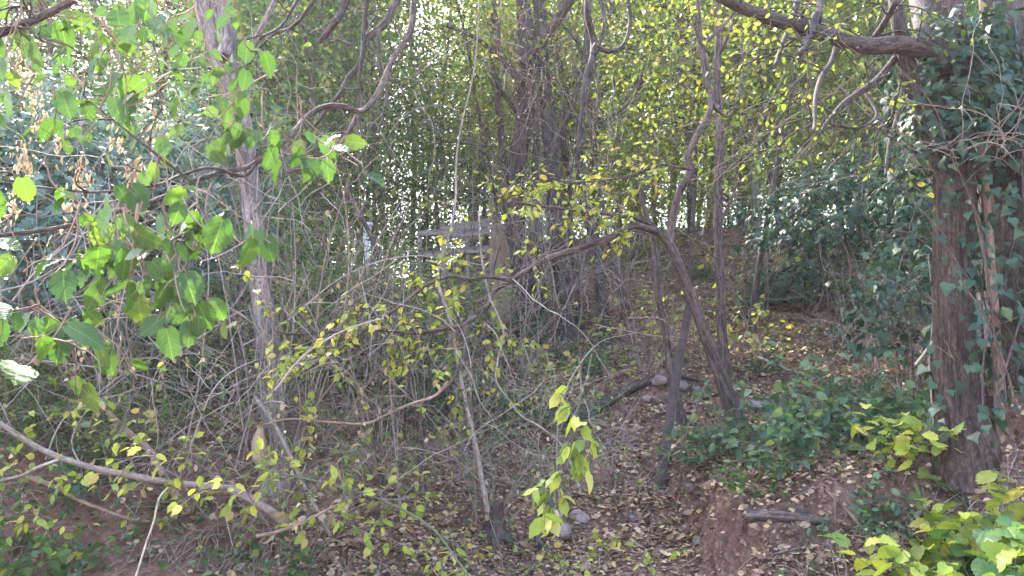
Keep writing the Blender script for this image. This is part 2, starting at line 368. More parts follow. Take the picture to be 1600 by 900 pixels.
def scatter(n, x0, x1, y0, y1, dens=None):
    x = rng.uniform(x0, x1, n); y = rng.uniform(y0, y1, n)
    if dens is not None:
        k = rng.random(n) < dens(x, y); x, y = x[k], y[k]
    return x, y
def ground_normals(x, y):
    e = .04; return nrm(np.stack([-(H(x + e, y) - H(x - e, y)) / (2 * e), -(H(x, y + e) - H(x, y - e)) / (2 * e), np.ones_like(x)], -1))
def litter(n, dens, x0, x1, y0, y1, s0, s1, tpl, name, mat, label, tilt=.5):
    x, y = scatter(n, x0, x1, y0, y1, dens); N = ground_normals(x, y) + rng.normal(0, tilt, (len(x), 3)) * .6
    a = rng.uniform(0, 6.283, len(x)); L = Leaves(tpl)
    L.add(np.stack([x, y, H(x, y) + rng.uniform(.004, .03, len(x))], -1), np.stack([np.cos(a), np.sin(a), rng.normal(0, .15, len(x))], -1), N, rng.uniform(s0, s1, len(x)))
    return tag(L.build(name, mat), label, kind="stuff")
dl = lambda x, y: np.clip(.42 + .68 * sm(x, -1.2, .1) + 1.5 * vnoise(x * 1.7, y * 1.7, 31) + .9 * vnoise(x * 5, y * 5, 32) - .6 * (1 - sm(x, -2.2, -1.2)) * (1 - sm(y, 5.5, 6.5)), .03, 1)
litter(250000, dl, -6, 6.5, 4.2, 13, .016, .052, CURL, "leaf_litter", L_lit, "dry tan and brown fallen leaves covering the slope")
litter(22000, dl, -9, 11, 13, 20, .05, .11, CURL, "leaf_litter", L_lit, "dry fallen leaves high on the slope under the far trees")
dd_ = lambda x, y: np.clip(.15 + .8 * sm(x, -1.0, .2) + 2.2 * vnoise(x * 1.3, y * 1.3, 36) + 1.2 * vnoise(x * 4, y * 4, 37), 0, 1)
litter(26000, dd_, -5, 6, 4.2, 12, .045, .085, T_kite(.34, -.3), "leaf_litter", L_lit, "larger curled brown leaves drifted together on the path and slope", .9)
# little twigs in the litter
tw = Tubes(); x, y = scatter(2800, -5.5, 6, 4.2, 12)
for a_, b_ in zip(x, y):
    an = rng.uniform(0, 6.28); l = rng.uniform(.08, .45); e = np.array([math.cos(an), math.sin(an)]) * l
    p0 = np.array([a_, b_, Hs(a_, b_) + .012]); p1 = np.array([a_ + e[0], b_ + e[1], Hs(a_ + e[0], b_ + e[1]) + rng.uniform(.01, .06)])
    m_ = (p0 + p1) / 2 + rng.normal(0, .015, 3) + [0, 0, .01]
    tw.add([p0, m_, p1], [.004, .002], 4)
tag(tw.build("twig_litter", B_twig), "small dead twigs lying among the fallen leaves", kind="stuff")

# ------------------------------------------------------------------ generic plant growth
UPV = np.array([0, 0, 1.0])
def walk(p, d, L, n, wob, drop, rg=None):
    r_ = rng; P = [np.array(p, float)]; d = nrm(np.array(d, float)); st = L / n
    for i in range(n):
        d = nrm(d + r_.normal(0, wob, 3) + np.array([0, 0, -drop]) ); P.append(P[-1] + d * st)
    return np.array(P)
def leaf_on(path, L, step, size, start=.3, dr=.35, upb=.7, pair=False):
    """alternate leaves along a twig"""
    seg = np.linalg.norm(np.diff(path, axis=0), axis=1); tot = seg.sum(); k = max(1, int(tot * (1 - start) / step))
    t = start + (1 - start) * (np.arange(k) + rng.random(k) * .5) / k
    idx = np.clip(t * (len(path) - 1), 0, len(path) - 1.001); i0 = idx.astype(int); f = (idx - i0)[:, None]
    p = path[i0] * (1 - f) + path[i0 + 1] * f; T = nrm(path[i0 + 1] - path[i0])
    side = nrm(np.cross(T, UPV) + rng.normal(0, .25, T.shape)); sg = np.where(np.arange(k) % 2 == 0, 1, -1)[:, None]
    D = T * .6 + side * sg * .8 + np.array([0, 0, -dr]) + rng.normal(0, .25, T.shape)
    N = UPV * upb + rng.normal(0, .45, T.shape)
    L.add(p, D, N, size * rng.uniform(.6, 1.2, k))
def branch_out(tb, lv, path, rad, n, length, leafstep, size, sub=3, side=5, drop=.03, start=.15, wob=.18, leafstart=.2, upb=.7, spread=1.0):
    """side twigs from a path, each with a few finer twigs and leaves"""
    for k in range(n):
        t = start + (1 - start) * (k + rng.random()) / n; i = min(len(path) - 2, int(t * (len(path) - 1))); p = path[i] + (path[i + 1] - path[i]) * rng.random()
        T = nrm(path[i + 1] - path[i]); r_ = nrm(rng.normal(0, 1, 3)); d = nrm(T * .7 + spread * nrm(np.cross(T, r_)) + [0, 0, .15])
        l = length * rng.uniform(.5, 1.25); r0 = min(rad * .6, .004 + l * .006)
        q = walk(p, d, l, 7, wob, drop); tb.add(q, [r0, r0 * .25], side)
        if lv is not None: leaf_on(q, lv, leafstep, size, leafstart, upb=upb)
        for j in range(sub):
            i2 = rng.integers(2, 6); d2 = nrm(nrm(q[i2 + 1] - q[i2]) + nrm(rng.normal(0, 1, 3)) * .8)
            q2 = walk(q[i2], d2, l * rng.uniform(.25, .6), 5, wob, drop); tb.add(q2, [r0 * .5, r0 * .15], 3 if side < 6 else 4)
            if lv is not None: leaf_on(q2, lv, leafstep, size, .1, upb=upb)

def shrub(name, label, cat, nst, ht, lean, drop, tw_n, tw_l, tpl, size, lstep, bmat, lmat, group=None, rad=.009, sub=2, wob=.09, leafstart=.2, stemname="twigs", upb=.7, dry=0):
    """one shrub at the origin: stems and foliage"""
    tb = Tubes(); lv = Leaves(tpl)
    for s_ in range(nst):
        a = rng.uniform(0, 6.283); ln = rng.uniform(.2, 1) * lean
        d = np.array([math.cos(a) * ln, math.sin(a) * ln, 1.0]); l = ht * rng.uniform(.55, 1.1); r0 = rad * rng.uniform(.6, 1.3)
        q = walk(np.array([math.cos(a), math.sin(a), 0]) * rng.uniform(0, .12) - [0, 0, .1], d, l, 12, wob, drop)
        tb.add(q, [r0, r0 * .3], 6)
        if size: leaf_on(q, lv, lstep * 1.5, size, .45, upb=upb)
        branch_out(tb, lv if size else None, q, r0, tw_n, tw_l, lstep, size, sub=sub, side=4, start=.25, leafstart=leafstart, upb=upb, wob=.15, drop=drop * .6)
    e = empty(name, (0, 0, 0), label, cat, group)
    tb.build(stemname, bmat, e)
    if size: lv.build("foliage", lmat, e)
    if dry:
        ld = Leaves(CURL)
        k = dry; P = np.vstack(tb.V); P = P[rng.integers(0, len(P), k)]
        ld.add(P, np.array([0, 0, -1.0]) + rng.normal(0, .4, (k, 3)), rng.normal(0, 1, (k, 3)), rng.uniform(.03, .06, k)); ld.build("withered_foliage", L_dry, e)
    return e
def purge(root):
    for o in [g for ch in root.children for g in ch.children] + list(root.children) + [root]: bpy.data.objects.remove(o)
def gloc(x, y, dz=-.03): return (x, y, Hs(x, y) + dz)
def gpx(px, D, dz=-.03):
    x = (px - 800) / F * D / math.cos(PITCH) * .99; return gloc(x, D, dz)

# ------------------------------------------------------------------ background trees
def wood_tree(ht, r0, crown, lean=.03, sz=.10, nclump=100, per=165, mat=L_green, bmat=B_brown, tpl=KITE, low=.25, name="wood_tree"):
    e = empty(name, (0, 0, 0), "tree", "tree")
    tr = walk((0, 0, -.3), (rng.normal(0, lean), rng.normal(0, lean), 1), ht, 14, .035, -.01)
    tb = Tubes(); tb.add(tr, [r0 * 1.3, r0, r0 * .8, r0 * .55, r0 * .15], 10, .06); tb.build("trunk", bmat, e)
    lb = Tubes(); lv = Leaves(tpl)
    for k in range(nclump):
        t = low + (1 - low) * ((k + rng.random()) / nclump); i = min(12, int(t * 14)); p = tr[i] + (tr[i + 1] - tr[i]) * rng.random()
        a = rng.uniform(0, 6.283); prof = math.sin(math.pi * min(1, .25 + .75 * (t - low) / (1 - low))) ** .6
        l = crown * prof * rng.uniform(.35, 1.1)
        d = np.array([math.cos(a), math.sin(a), rng.uniform(-.1, .7)])
        q = walk(p, d, l, 8, .13, .03); rr = min(r0 * .35, .008 + l * .01); lb.add(q, [rr, .004], 5)
        m = int(per * (.5 + l / crown * .7)); 
        tt = rng.beta(2.2, 1.1, m) * 7.99; j = tt.astype(int); base = q[j] + (q[j + 1] - q[j]) * (tt - j)[:, None]
        # sprays: flat-ish drooping fans round a handful of twig ends
        nsp = 9; cen = base[rng.integers(0, m, nsp)] + rng.normal(0, .45, (nsp, 3)); w_ = rng.integers(0, nsp, m)
        P = cen[w_] + rng.normal(0, 1, (m, 3)) * [.26, .26, .13]
        D = rng.normal(0, 1, (m, 3)) + [0, 0, -.5]; N = rng.normal(0, .6, (m, 3)) + [0, 0, .8]
        lv.add(P, D, N, sz * rng.uniform(.6, 1.25, m))
        for c_ in cen[:3]:
            b0 = q[rng.integers(3, 8)]; lb.add(walk(b0, c_ - b0, np.linalg.norm(c_ - b0) * 1.2, 4, .12, .02), [.006, .002], 3)
    lb.build("limb", bmat, e); lv.build("crown", mat, e)
    return e
KIN = {
 'g1': wood_tree(13, .11, 3.0, mat=L_green), 'g2': wood_tree(11.5, .09, 2.7, mat=L_teal, low=.14), 'y1': wood_tree(13, .10, 2.9, mat=L_lime),
 'y2': wood_tree(11, .075, 2.4, mat=L_lime, low=.3, nclump=90, bmat=B_dark), 's1': wood_tree(12, .07, 1.6, nclump=55, per=115, mat=L_lime, low=.5, bmat=B_dark),
 's2': wood_tree(12.5, .09, 1.7, nclump=55, per=115, mat=L_green, low=.45, bmat=B_grey),
 'u1': wood_tree(5.5, .05, 1.9, nclump=70, per=140, mat=L_green, low=.05, sz=.075), 'u2': wood_tree(5.0, .045, 1.8, nclump=70, per=140, mat=L_lime, low=.05, sz=.075),
}
KIN['m1'] = wood_tree(8, .038, 1.7, nclump=60, per=75, sz=.085, low=.38, mat=L_lime, bmat=B_dark, tpl=MID, lean=.08)
KIN['m2'] = wood_tree(7.5, .035, 1.6, nclump=55, per=75, sz=.08, low=.2, mat=L_green, bmat=B_brown, tpl=MID, lean=.08)
KIN['m3'] = wood_tree(8, .03, 1.5, nclump=50, per=38, sz=.085, low=.38, mat=L_lime, bmat=B_brown, tpl=MID, lean=.08)
TREES = [
 (500, 10.5, 'm2', 1.0, "young green tree between the leaning grey trunk and the pale post"), (450, 12, 'm2', 1.05, "young green tree behind the right side of the leaning grey trunk"),
 (585, 12.2, 'm2', .95, "young green tree just behind the pale post"), (690, 13.5, 'm3', 1.0, "thin yellowing young tree above the broken fence"),
 (790, 12.6, 'm3', .95, "thin yellowing young tree right behind the thickest tangled trunk"), (915, 12.2, 'm3', 1.0, "thin yellowing young tree behind the dark slanting trunk"),
 (985, 10.8, 'm3', .9, "thin yellowing young tree above the arching limb"), (1075, 12.0, 'm1', 1.0, "leafy yellow young tree behind the raised limb of the forked tree"),
 (1165, 10.4, 'm1', .95, "leafy yellow young tree just right of the straight young grey one"), (1240, 12.4, 'm1', 1.0, "leafy yellow young tree above the ivy hummock"),
 (1310, 10.9, 'm1', .95, "leafy yellow young tree under the thick horizontal limb"), (1390, 12.5, 'm1', 1.0, "leafy yellow young tree behind the dark ivy thicket"), (1590, 11, 'm2', 1.0, "young green tree in the gap beside the right edge trunk"),  # px, D, kind, scale, label
 (-60, 17, 'g1', 1.0, "full green tree behind the ivy bank at the left edge"),
 (60, 13.5, 'g2', .95, "low-branched cool green tree rising over the ivy bank"),
 (150, 19, 's2', 1.0, "slim grey-trunked tree showing between the ivy bank and the overhanging leaves"),
 (215, 14.5, 'g1', 1.0, "brown-trunked green tree a little left of the leaning grey trunk"),
 (290, 22, 'y1', 1.0, "yellowing tree far behind the leaning grey trunk, on its left"),
 (340, 17, 'g2', .95, "dense cool green tree right behind the leaning grey trunk"),
 (410, 13.5, 'u1', 1.0, "low green understory tree just right of the leaning grey trunk"),
 (455, 20, 'g1', 1.05, "tall green tree between the leaning trunk and the drooping bare branches"),
 (440, 15.5, 'g2', 1.0, "cool green tree left of the drooping bare boughs"),
 (505, 24, 'y2', 1.1, "small-crowned yellow tree far behind the pale post"),
 (470, 22, 's1', 1.0, "slender dark tree left of the bright gap in the canopy"),
 (675, 15.5, 'u1', .8, "small green understory tree left of the broken fence"),
 (740, 26, 'g1', 1.0, "far green tree seen over the broken fence"),
 (735, 18, 's2', 1.0, "slim grey trunk rising directly behind the broken fence"),
 (770, 21, 'y1', 1.0, "yellow-green tree behind the vine-tangled trunks, on their left"),
 (835, 17, 's2', 1.0, "slim tree hidden behind the vine-tangled trunks"),
 (890, 19, 'y1', 1.0, "yellow-green tree behind the hanging vine"),
 (925, 15, 's1', .95, "slender dark tree just right of the vine-tangled trunks"),
 (960, 24, 'g1', 1.05, "far green tree right of the hanging vine"),
 (1000, 17.5, 'y2', 1.0, "yellow tree with sparse crown behind the forked tree"),
 (1050, 20, 's2', 1.0, "slim grey tree on the crest behind the forked tree"),
 (1085, 16.5, 's1', 1.0, "slender dark tree just left of the straight young tree"),
 (1110, 23, 'y1', 1.05, "broad yellow-green tree behind the straight young tree"),
 (1165, 17.5, 'y1', .9, "yellow-green tree on the crest right of the straight young tree"),
 (1195, 16.3, 's2', .95, "grey trunk standing on the crest left of the black blobs"),
 (1240, 21, 'y1', 1.0, "yellow-green tree beyond the crest, above the black blobs"),
 (1285, 17.5, 's1', 1.0, "slender dark tree on the crest right of the black blobs"),
 (1325, 24, 'y2', 1.1, "far yellow tree under the thick horizontal limb"),
 (1360, 18, 'y1', .95, "yellow tree behind the dark ivy thicket"),
 (1400, 16, 's1', .95, "slender dark tree just left of the ivy-clad trunk"),
 (1440, 22, 'g1', 1.0, "green tree seen past the left side of the ivy-clad trunk"),
 (1540, 18, 'y1', 1.0, "yellow-green tree between the two big right trunks"),
 (1640, 21, 'g1', 1.0, "green tree behind the right edge trunk"),
 (610, 27, 's2', 1.2, "slim far green tree within the bright gap of the canopy"), (560, 19, 's1', .95, "slender tree at the left rim of the bright canopy gap"), (645, 23, 's1', 1.1, "slender tree at the right rim of the bright canopy gap"),
 (120, 27, 'g1', 1.2, "tall far green tree over the left ivy bank"),
 (380, 30, 'y1', 1.3, "tall far yellowing tree above the leaning grey trunk"),
 (530, 32, 'g1', 1.3, "tallest far tree at the bright gap between drooping branches"),
 (830, 30, 'g2', 1.3, "far cool green tree behind the vine-tangled trunks"),
 (1010, 31, 'y1', 1.3, "tallest far yellow tree between hanging vine and forked tree"),
 (1200, 30, 'g1', 1.3, "far green tree over the crest right of the straight young tree"),
 (1390, 31, 'y1', 1.3, "tall far yellow tree left of the ivy-clad trunk"),
 (1580, 29, 'y1', 1.2, "tall far yellow tree at the upper right corner"),
 (480, 12.5, 'u2', .62, "yellowing bushy tree on the ridge left of the pale post"),
 (1000, 15, 'u2', .7, "yellow understory tree on the slope behind the forked tree"),
 (1270, 16.5, 'u2', .75, "yellow understory tree under the thick horizontal limb"),
 (860, 18.5, 'u2', 1.0, "yellow understory tree on the crest right behind the tangled trunks"),
 (935, 19, 'u1', 1.05, "green understory tree on the crest below the hanging vine"),
 (1030, 19, 'u2', 1.05, "bushy yellow tree on the crest behind the fork of the forked tree"),
 (1090, 21, 'u1', 1.15, "bushy green tree on the crest just left of the straight young tree"),
 (1150, 19.5, 'u2', 1.05, "bushy yellow tree on the crest just right of the straight young tree"),
 (1225, 19, 'u1', 1.1, "bushy green tree on the crest behind the black blobs"),
 (1420, 19, 'u2', 1.1, "bushy yellow tree low behind the ivy-clad trunk"),
 (570, 17, 'u2', 1.0, "bushy yellow tree right behind the pale post"),
 (665, 18, 'u1', 1.05, "bushy green tree behind the left end of the broken fence"),
 (760, 17, 'u2', .9, "bushy yellow tree behind the tan board"),
 (350, 15, 'u1', 1.1, "bushy green tree low behind the leaning grey trunk"),
 (1370, 14, 'u1', .7, "green understory tree above the dark ivy thicket"),
]
for i, (px, D, k, sc, lab) in enumerate(TREES):
    x = (px - 800) / F * D; dup(KIN[k], gloc(x, D), rng.uniform(0, 6.28), sc * rng.uniform(.95, 1.05), lab, "trees of the wood beyond the slope")
for k in KIN.values(): purge(k)
def far_wood():
    lv = Leaves(KITE); n = 4200; per = 46
    x = rng.uniform(-42, 42, n); y = rng.uniform(34, 48, n); z = rng.uniform(2, 21, n) 
    k = vnoise(x * .3, z * .22, 71) + .5 * vnoise(x * .9, z * .8, 72) > -.2; k &= ~((np.abs(x / y + .15) < .014) & (z > 11)) & ~((np.abs(x / y + .58) < .03) & (z > 14)) & ~((np.abs(x / y - .64) < .02) & (z > 18)); x, y, z = x[k], y[k], z[k]
    C_ = np.repeat(np.stack([x, y, z], -1), per, 0); m = len(C_)
    lv.add(C_ + rng.normal(0, 1, (m, 3)) * [.8, .8, .5], rng.normal(0, 1, (m, 3)) + [0, 0, -.4], rng.normal(0, .6, (m, 3)) + [0, 0, .7], rng.uniform(.13, .27, m))
    return lv.build("far_woodland", L_green)
tag(far_wood(), "hazy leafy mass of the far wood beyond the crest", kind="stuff")

# ------------------------------------------------------------------ trees drawn from the photograph
def hero(pts, D0, D1, base=None, jit=.05, n=5):
    """pixel polyline -> 3-D path running from depth D0 to D1; a base pixel sits on the ground"""
    m = len(pts); Ds = np.linspace(D0, D1, m) + rng.normal(0, jit, m); Ds[0] = D0
    P = np.array([at(p[0], p[1], d) for p, d in zip(pts, Ds)])
    if base is not None: P = np.vstack([base - [0, 0, .25], P])
    return catmull(P, n)
def wpx(ws, D): return [w_ / 2 / F * D for w_ in ws]

# --- leaning grey tree on the left
b = gp(432, 750); D = b[1]
e = empty("leaning_tree", b, "leaning grey-barked tree with a peeled pale patch low on its trunk", "tree")
def rel(P, e=e): return P - np.array(e.location)
Q = hero([(432, 735), (430, 680), (424, 600), (416, 520), (407, 440), (398, 370), (391, 310), (386, 250), (377, 190), (362, 130), (340, 60), (325, 0), (312, -60), (296, -170)], D, D + .5, b, .02, 8)
tb = Tubes(); tb.add(rel(Q), wpx([80, 46, 38, 36, 33, 32, 32, 32, 34, 40, 50, 46, 40], D), 36, .10, (4, 7, 11, 17)); tb.build("trunk", B_grey, e)
tb = Tubes(); lv = Leaves(KITE)
for pts, w0, w1 in (([(350, 90), (358, 60), (352, 20), (348, -40), (352, -120)], 30, 20), ([(366, 130), (380, 100), (410, 40), (440, -20)], 14, 8), ([(385, 240), (360, 225), (330, 215), (300, 230)], 6, 3), ([(398, 330), (420, 300), (440, 280)], 6, 3)):
    tb = Tubes(); q = hero(pts, D + .15, D + .1); tb.add(rel(q), wpx([w0, w1], D), 12, .05); branch_out(tb, lv, rel(q), .012, 5, .7, .06, .055); tb.build("limb", B_grey, e)
lv.build("crown", L_green, e)
# peeled patch: a shallow shell proud of the trunk
q = hero([(408, 664), (405, 690), (407, 715), (412, 733)], D - .135, D - .15, None, 0)
tb = Tubes(); tb.add(rel(q), [.015, .055, .06, .02], 10, .1, flat=.6); o = tb.build("peeled_patch", B_wood, e); tag(o, "pale peeled wood low on the trunk")
# ivy and dead stems on its lower trunk
def vines(e, mat, base, n, L, rad, name="vine", spread=.5, up=1.0, wob=.16, r=.006):
    tb = Tubes()
    for k in range(n):
        p = base + rng.normal(0, rad, 3) * [1, 1, 0]; tb.add(walk(p, (rng.normal(0, spread), rng.normal(0, spread), up), L * rng.uniform(.5, 1.1), 14, wob, .0), [r, r * .5], 5)
    return tb.build(name, mat, e)
vines(e, B_twig, np.array([0, -.1, .1]), 14, 2.2, .12, r=.008, spread=.12, wob=.07)

# --- forked tree whose long arm arches to the left
b = gp(1150, 668); D = b[1]
e = empty("forked_tree", b, "small forked tree with one long limb arching far to the left", "tree")
R_ = lambda P: P - np.array(b)
tk = hero([(1146, 645), (1132, 605), (1112, 550), (1086, 480), (1062, 420), (1045, 380)], D, D - .25, b, .02, 7)
tb = Tubes(); tb.add(R_(tk), wpx([60, 30, 22, 19, 18, 17, 17], D), 16, .05); tb.build("trunk", B_brown, e)
Da = D - .25; tb = Tubes(); lv = Leaves(MID)
arms = [([(1045, 382), (1052, 340), (1062, 300), (1078, 270), (1075, 245), (1090, 210), (1110, 168), (1105, 110), (1095, 60), (1090, 0), (1084, -70)], 13, 7, D + .1),
 ([(1046, 382), (1028, 364), (1004, 355), (985, 355), (950, 372), (900, 390), (860, 402), (825, 422), (795, 440), (772, 455), (762, 478), (740, 492), (728, 512), (724, 560), (704, 597), (690, 612)], 13, 4, D - 1.6),
 ([(795, 437), (762, 432), (735, 437), (700, 432), (660, 450), (620, 482), (590, 503), (530, 546), (490, 572), (450, 598)], 8, 3.5, D - 2.0),
 ([(745, 494), (722, 508), (690, 515), (650, 520), (600, 516), (560, 515), (470, 522), (430, 518)], 7, 3.5, D - 1.9),
 ([(1036, 372), (1018, 352), (990, 340), (960, 336), (920, 330), (870, 325), (840, 322), (808, 316)], 8, 4, D - .9),
 ([(1080, 265), (1060, 262), (1030, 258), (985, 275), (940, 282), (890, 285), (860, 278)], 5, 3, D - .5),
 ([(1098, 70), (1130, 40), (1160, 0), (1170, -40)], 6, 3, D + .2),
 ([(1112, 165), (1140, 180), (1160, 120), (1158, 60)], 6, 3, D + .5)]
start_D = [Da, Da, D - 1.35, D - 1.5, Da, Da, D, D]
paths = []
for (pts, w0, w1, D1), D0 in zip(arms, start_D):
    tb = Tubes(); q = hero(pts, D0, D1, None, .04, 7); paths.append(q); tb.add(R_(q), wpx([w0, w1], (D0 + D1) / 2), 10, .05)
    branch_out(tb, lv if len(paths) != 2 else None, R_(q), .007, 8, .42, .10, .06, sub=2, drop=.02, upb=.9); tb.build("limb", B_brown, e)
tb = Tubes()
for q in paths[1:6]:
    branch_out(tb, lv, R_(q), .006, 15, .5, .06, .06, sub=3, drop=.05, upb=1)
tb.build("twigs", B_brown, e); lv.build("foliage", L_yel, e)

# --- straight young tree and thin companion
def simple_tree(name, label, pts, basepx, ws, bmat, Dend=0, limbs=(), lmat=L_lime, ntw=7, tl=.7, lsize=.055, sides=14, ridge=.05, leafy=True, tplt=KITE, base=None, D=None):
    b = gp(*basepx) if base is None else base; D = b[1] if D is None else D
    e = empty(name, b, label, "tree"); q = hero(pts, D, D + Dend, b if base is None else None, .03, 6); r_ = lambda P: P - b
    tb = Tubes(); tb.add(r_(q), wpx(ws, D), sides, ridge); tb.build("trunk", bmat, e)
    tb = Tubes(); lv = Leaves(tplt)
    for lp, w0, w1, off in limbs:
        tb = Tubes(); ql = hero(lp, D, D + off, None, .05, 5); tb.add(r_(ql), wpx([w0, w1], D), 8, .06)
        branch_out(tb, lv if leafy else None, r_(ql), .008, 6, tl * .7, .07, lsize); tb.build("limb", bmat, e)
    tb = Tubes()
    branch_out(tb, lv if leafy else None, r_(q), .012, ntw, tl, .07, lsize, start=.3)
    tb.build("twigs", bmat, e)
    if leafy: lv.build("crown", lmat, e)
    return e
simple_tree("young_tree", "straight young grey tree rising right through the frame behind the forked tree",
 [(1134, 580), (1128, 520), (1126, 440), (1123, 380), (1122, 300), (1125, 200), (1120, 130), (1123, 50), (1118, 0), (1116, -90)], (1135, 615), [20, 16, 14, 13, 14, 13, 12, 10], B_brown, .2,
 [([(1124, 170), (1105, 140), (1090, 60), (1075, 10)], 6, 3, .2), ([(1122, 90), (1140, 50), (1155, 0)], 6, 3, -.2), ([(1125, 350), (1150, 290), (1145, 240), (1160, 200)], 5, 3, .4)], L_lime, 12, .8)
simple_tree("thin_tree", "thin bare stem standing close behind the rusty pole", [(1062, 640), (1048, 590), (1043, 540), (1030, 470), (1026, 420), (1020, 370), (1000, 300), (990, 240)], (1066, 665), [16, 13, 12, 11, 10, 7, 5], B_brown, .2, ntw=5, tl=.5, leafy=False)

# --- rusty pole (angle iron) leaning by the path
b = gp(1022, 778); topp = at(1079, 462, b[1] + .75)
d_ = topp - (b - np.array([0, 0, .2])); L_ = np.linalg.norm(d_); d_ = d_ / L_
sx = nrm(np.cross(d_, [0, 1.0, 0])); sy = np.cross(d_, sx); sec = [(-.042, 0), (.042, 0), (.042, .006), (-.034, .006), (-.034, .05), (-.042, .05)]
V = []; 
zs = np.linspace(0, L_, 13)
for z_ in zs:
    bow = .015 * math.sin(z_ / L_ * 3.1); k_ = 1 - .25 * z_ / L_
    for a_, c_ in sec: V.append(-np.array([0, 0, .2]) + d_ * z_ + sx * (a_ * k_ + bow) + sy * (c_ * k_))
Qd = [(i * 6 + j, i * 6 + (j + 1) % 6, (i + 1) * 6 + (j + 1) % 6, (i + 1) * 6 + j) for i in range(12) for j in range(6)]
Qd += [(72, 73, 74, 75), (75, 76, 77, 72), (3, 2, 1, 0), (0, 5, 4, 3)]
o = build("metal_pole", V, Qd, RUST, smooth=False); o.location = b; tag(o, "rusty brown steel bar leaning out of the leaf-covered path", "pole")

# --- vine-tangled trunks in the middle
G = "vine-tangled trunks in the middle"
def vine_tree(label, pts, basepx, ws, bmat, Dend, limbs, D=None):
    e = simple_tree("tangled_tree", label, pts, basepx, ws, bmat, Dend, limbs, L_lime, 8, .8, .05, 18, .12); e["group"] = G
    return e
vine_tree("thickest of the vine-tangled trunks right of the tan board", [(826, 500), (820, 450), (812, 400), (806, 340), (808, 260), (818, 200), (824, 120), (820, 40), (812, -60)], (828, 540), [44, 36, 33, 31, 30, 32, 28, 22], B_red, .3,
 [([(818, 100), (850, 60), (885, 10), (910, -30)], 20, 14, -.3), ([(815, 130), (780, 90), (745, 60), (700, 40)], 12, 5, .3), ([(820, 190), (790, 150), (770, 110), (780, 60), (770, 0)], 10, 5, -.3)])
vine_tree("second vine-tangled trunk, just right of the thickest one", [(884, 480), (876, 420), (868, 340), (862, 250), (852, 150), (846, 60), (845, -50)], (886, 520), [32, 26, 24, 24, 22, 16], B_dark, .4,
 [([(862, 250), (885, 190), (905, 130), (915, 60), (912, 0)], 9, 5, -.4)])
vine_tree("thin tangled trunk pressed against the left of the thickest one", [(802, 430), (797, 380), (792, 320), (786, 240), (778, 160), (770, 80), (772, -30)], (806, 470), [16, 15, 14, 13, 11, 9], B_brown, .2, [])
vine_tree("dark slanting trunk between the tangled trunks and the forked tree", [(944, 500), (938, 440), (930, 380), (915, 330), (905, 250), (910, 160), (925, 100), (918, 30), (925, -40)], (946, 535), [22, 19, 17, 14, 12, 11, 10], B_dark, .3,
 [([(925, 110), (905, 70), (880, 40), (850, 15)], 8, 4, .2), ([(910, 200), (950, 185), (990, 150), (1010, 90)], 7, 4, .2)])

vine_tree("slim dark trunk between the two thickest tangled trunks", [(850, 490), (846, 430), (842, 360), (836, 290), (838, 210), (832, 130), (838, 50), (834, -40)], (852, 525), [14, 12, 12, 11, 10, 8], B_dark, .35, [])
vine_tree("slim crooked trunk at the right rim of the tangled clump", [(905, 470), (900, 420), (890, 350), (893, 290), (880, 220), (886, 150), (872, 80), (880, -30)], (908, 505), [16, 13, 12, 11, 10, 8], B_brown, .3, [])
def tangle(name, label, cx, cz, D, n, sx_, sz_, L, mat, r=.005, down=.02, wob=.2, cat="vine", leaf=None, lsz=.05, nl=0, dirs=None):
    b = at(cx, cz, D); e = empty(name, b, label, cat); tb = Tubes(); lv = Leaves(CURL)
    for k in range(n):
        p = rng.normal(0, 1, 3) * [sx_, .25, sz_]; d = rng.normal(0, 1, 3) * [.7, .5, 1] if dirs is None else np.array(dirs) + rng.normal(0, .35, 3)
        q = walk(p, d, L * rng.uniform(.4, 1.2), 14, wob, down); tb.add(q, [r * rng.uniform(.6, 1.3), r * .4], 4)
        if leaf is not None: leaf_on(q, lv, .12, lsz, .1, dr=.8)
    tb.build("twigs", mat, e)
    if leaf is not None: lv.build("foliage", leaf, e)
    return e
tangle("vine_tangle", "tangle of grey dead vines wrapped round the middle trunks", 835, 170, gp(828, 540)[1] - .3, 95, .45, .9, 1.5, B_brown, .008, .03, .14, dirs=(0, 0, -1))
tangle("vine_tangle", "reddish brown bunch of dead twigs high on the middle trunks", 825, 110, gp(828, 540)[1] - .5, 45, .3, .5, .8, B_tan, .004, .03, .22, leaf=L_dry, lsz=.04)
tangle("vine_tangle", "pale dead vines hanging over the lower middle trunks", 850, 330, gp(828, 540)[1] - .45, 85, .6, .6, 1.3, B_twig, .005, .04, .12, dirs=(0, 0, -1))
tangle("vine_tangle", "fine twigs caught between the tangled trunks and the forked tree", 960, 170, 8.5, 60, .8, .7, 1.2, B_twig, .005, .02, .16)
tangle("vine_tangle", "mesh of thin bare twigs above the broken fence", 700, 180, 9, 60, .8, .9, 1.4, B_brown, .006, .02, .15)
tangle("vine_tangle", "web of thin bare twigs under the drooping boughs", 540, 120, 6.5, 45, .7, .6, 1.2, B_twig, .004, .02, .15)
tangle("vine_tangle", "web of thin bare twigs between the young tree and the thick limb", 1190, 200, 8, 55, .9, .7, 1.3, B_brown, .005, .02, .15)
tangle("vine_tangle", "sloping straw-coloured twigs crossing right of the forked tree's raised limb", 1150, 240, 7.2, 26, .5, .3, 1.4, B_tan, .004, .0, .06, dirs=(.9, .2, .55))
tangle("vine_tangle", "fine dark twigs drooping beneath the thick horizontal limb", 1330, 160, 7, 45, .8, .5, .9, B_dark, .004, .03, .16)
tangle("vine_tangle", "pale dead twigs woven through the left ivy bank", 110, 300, 5.6, 70, .8, .8, 1.2, B_pale, .004, .02, .14)
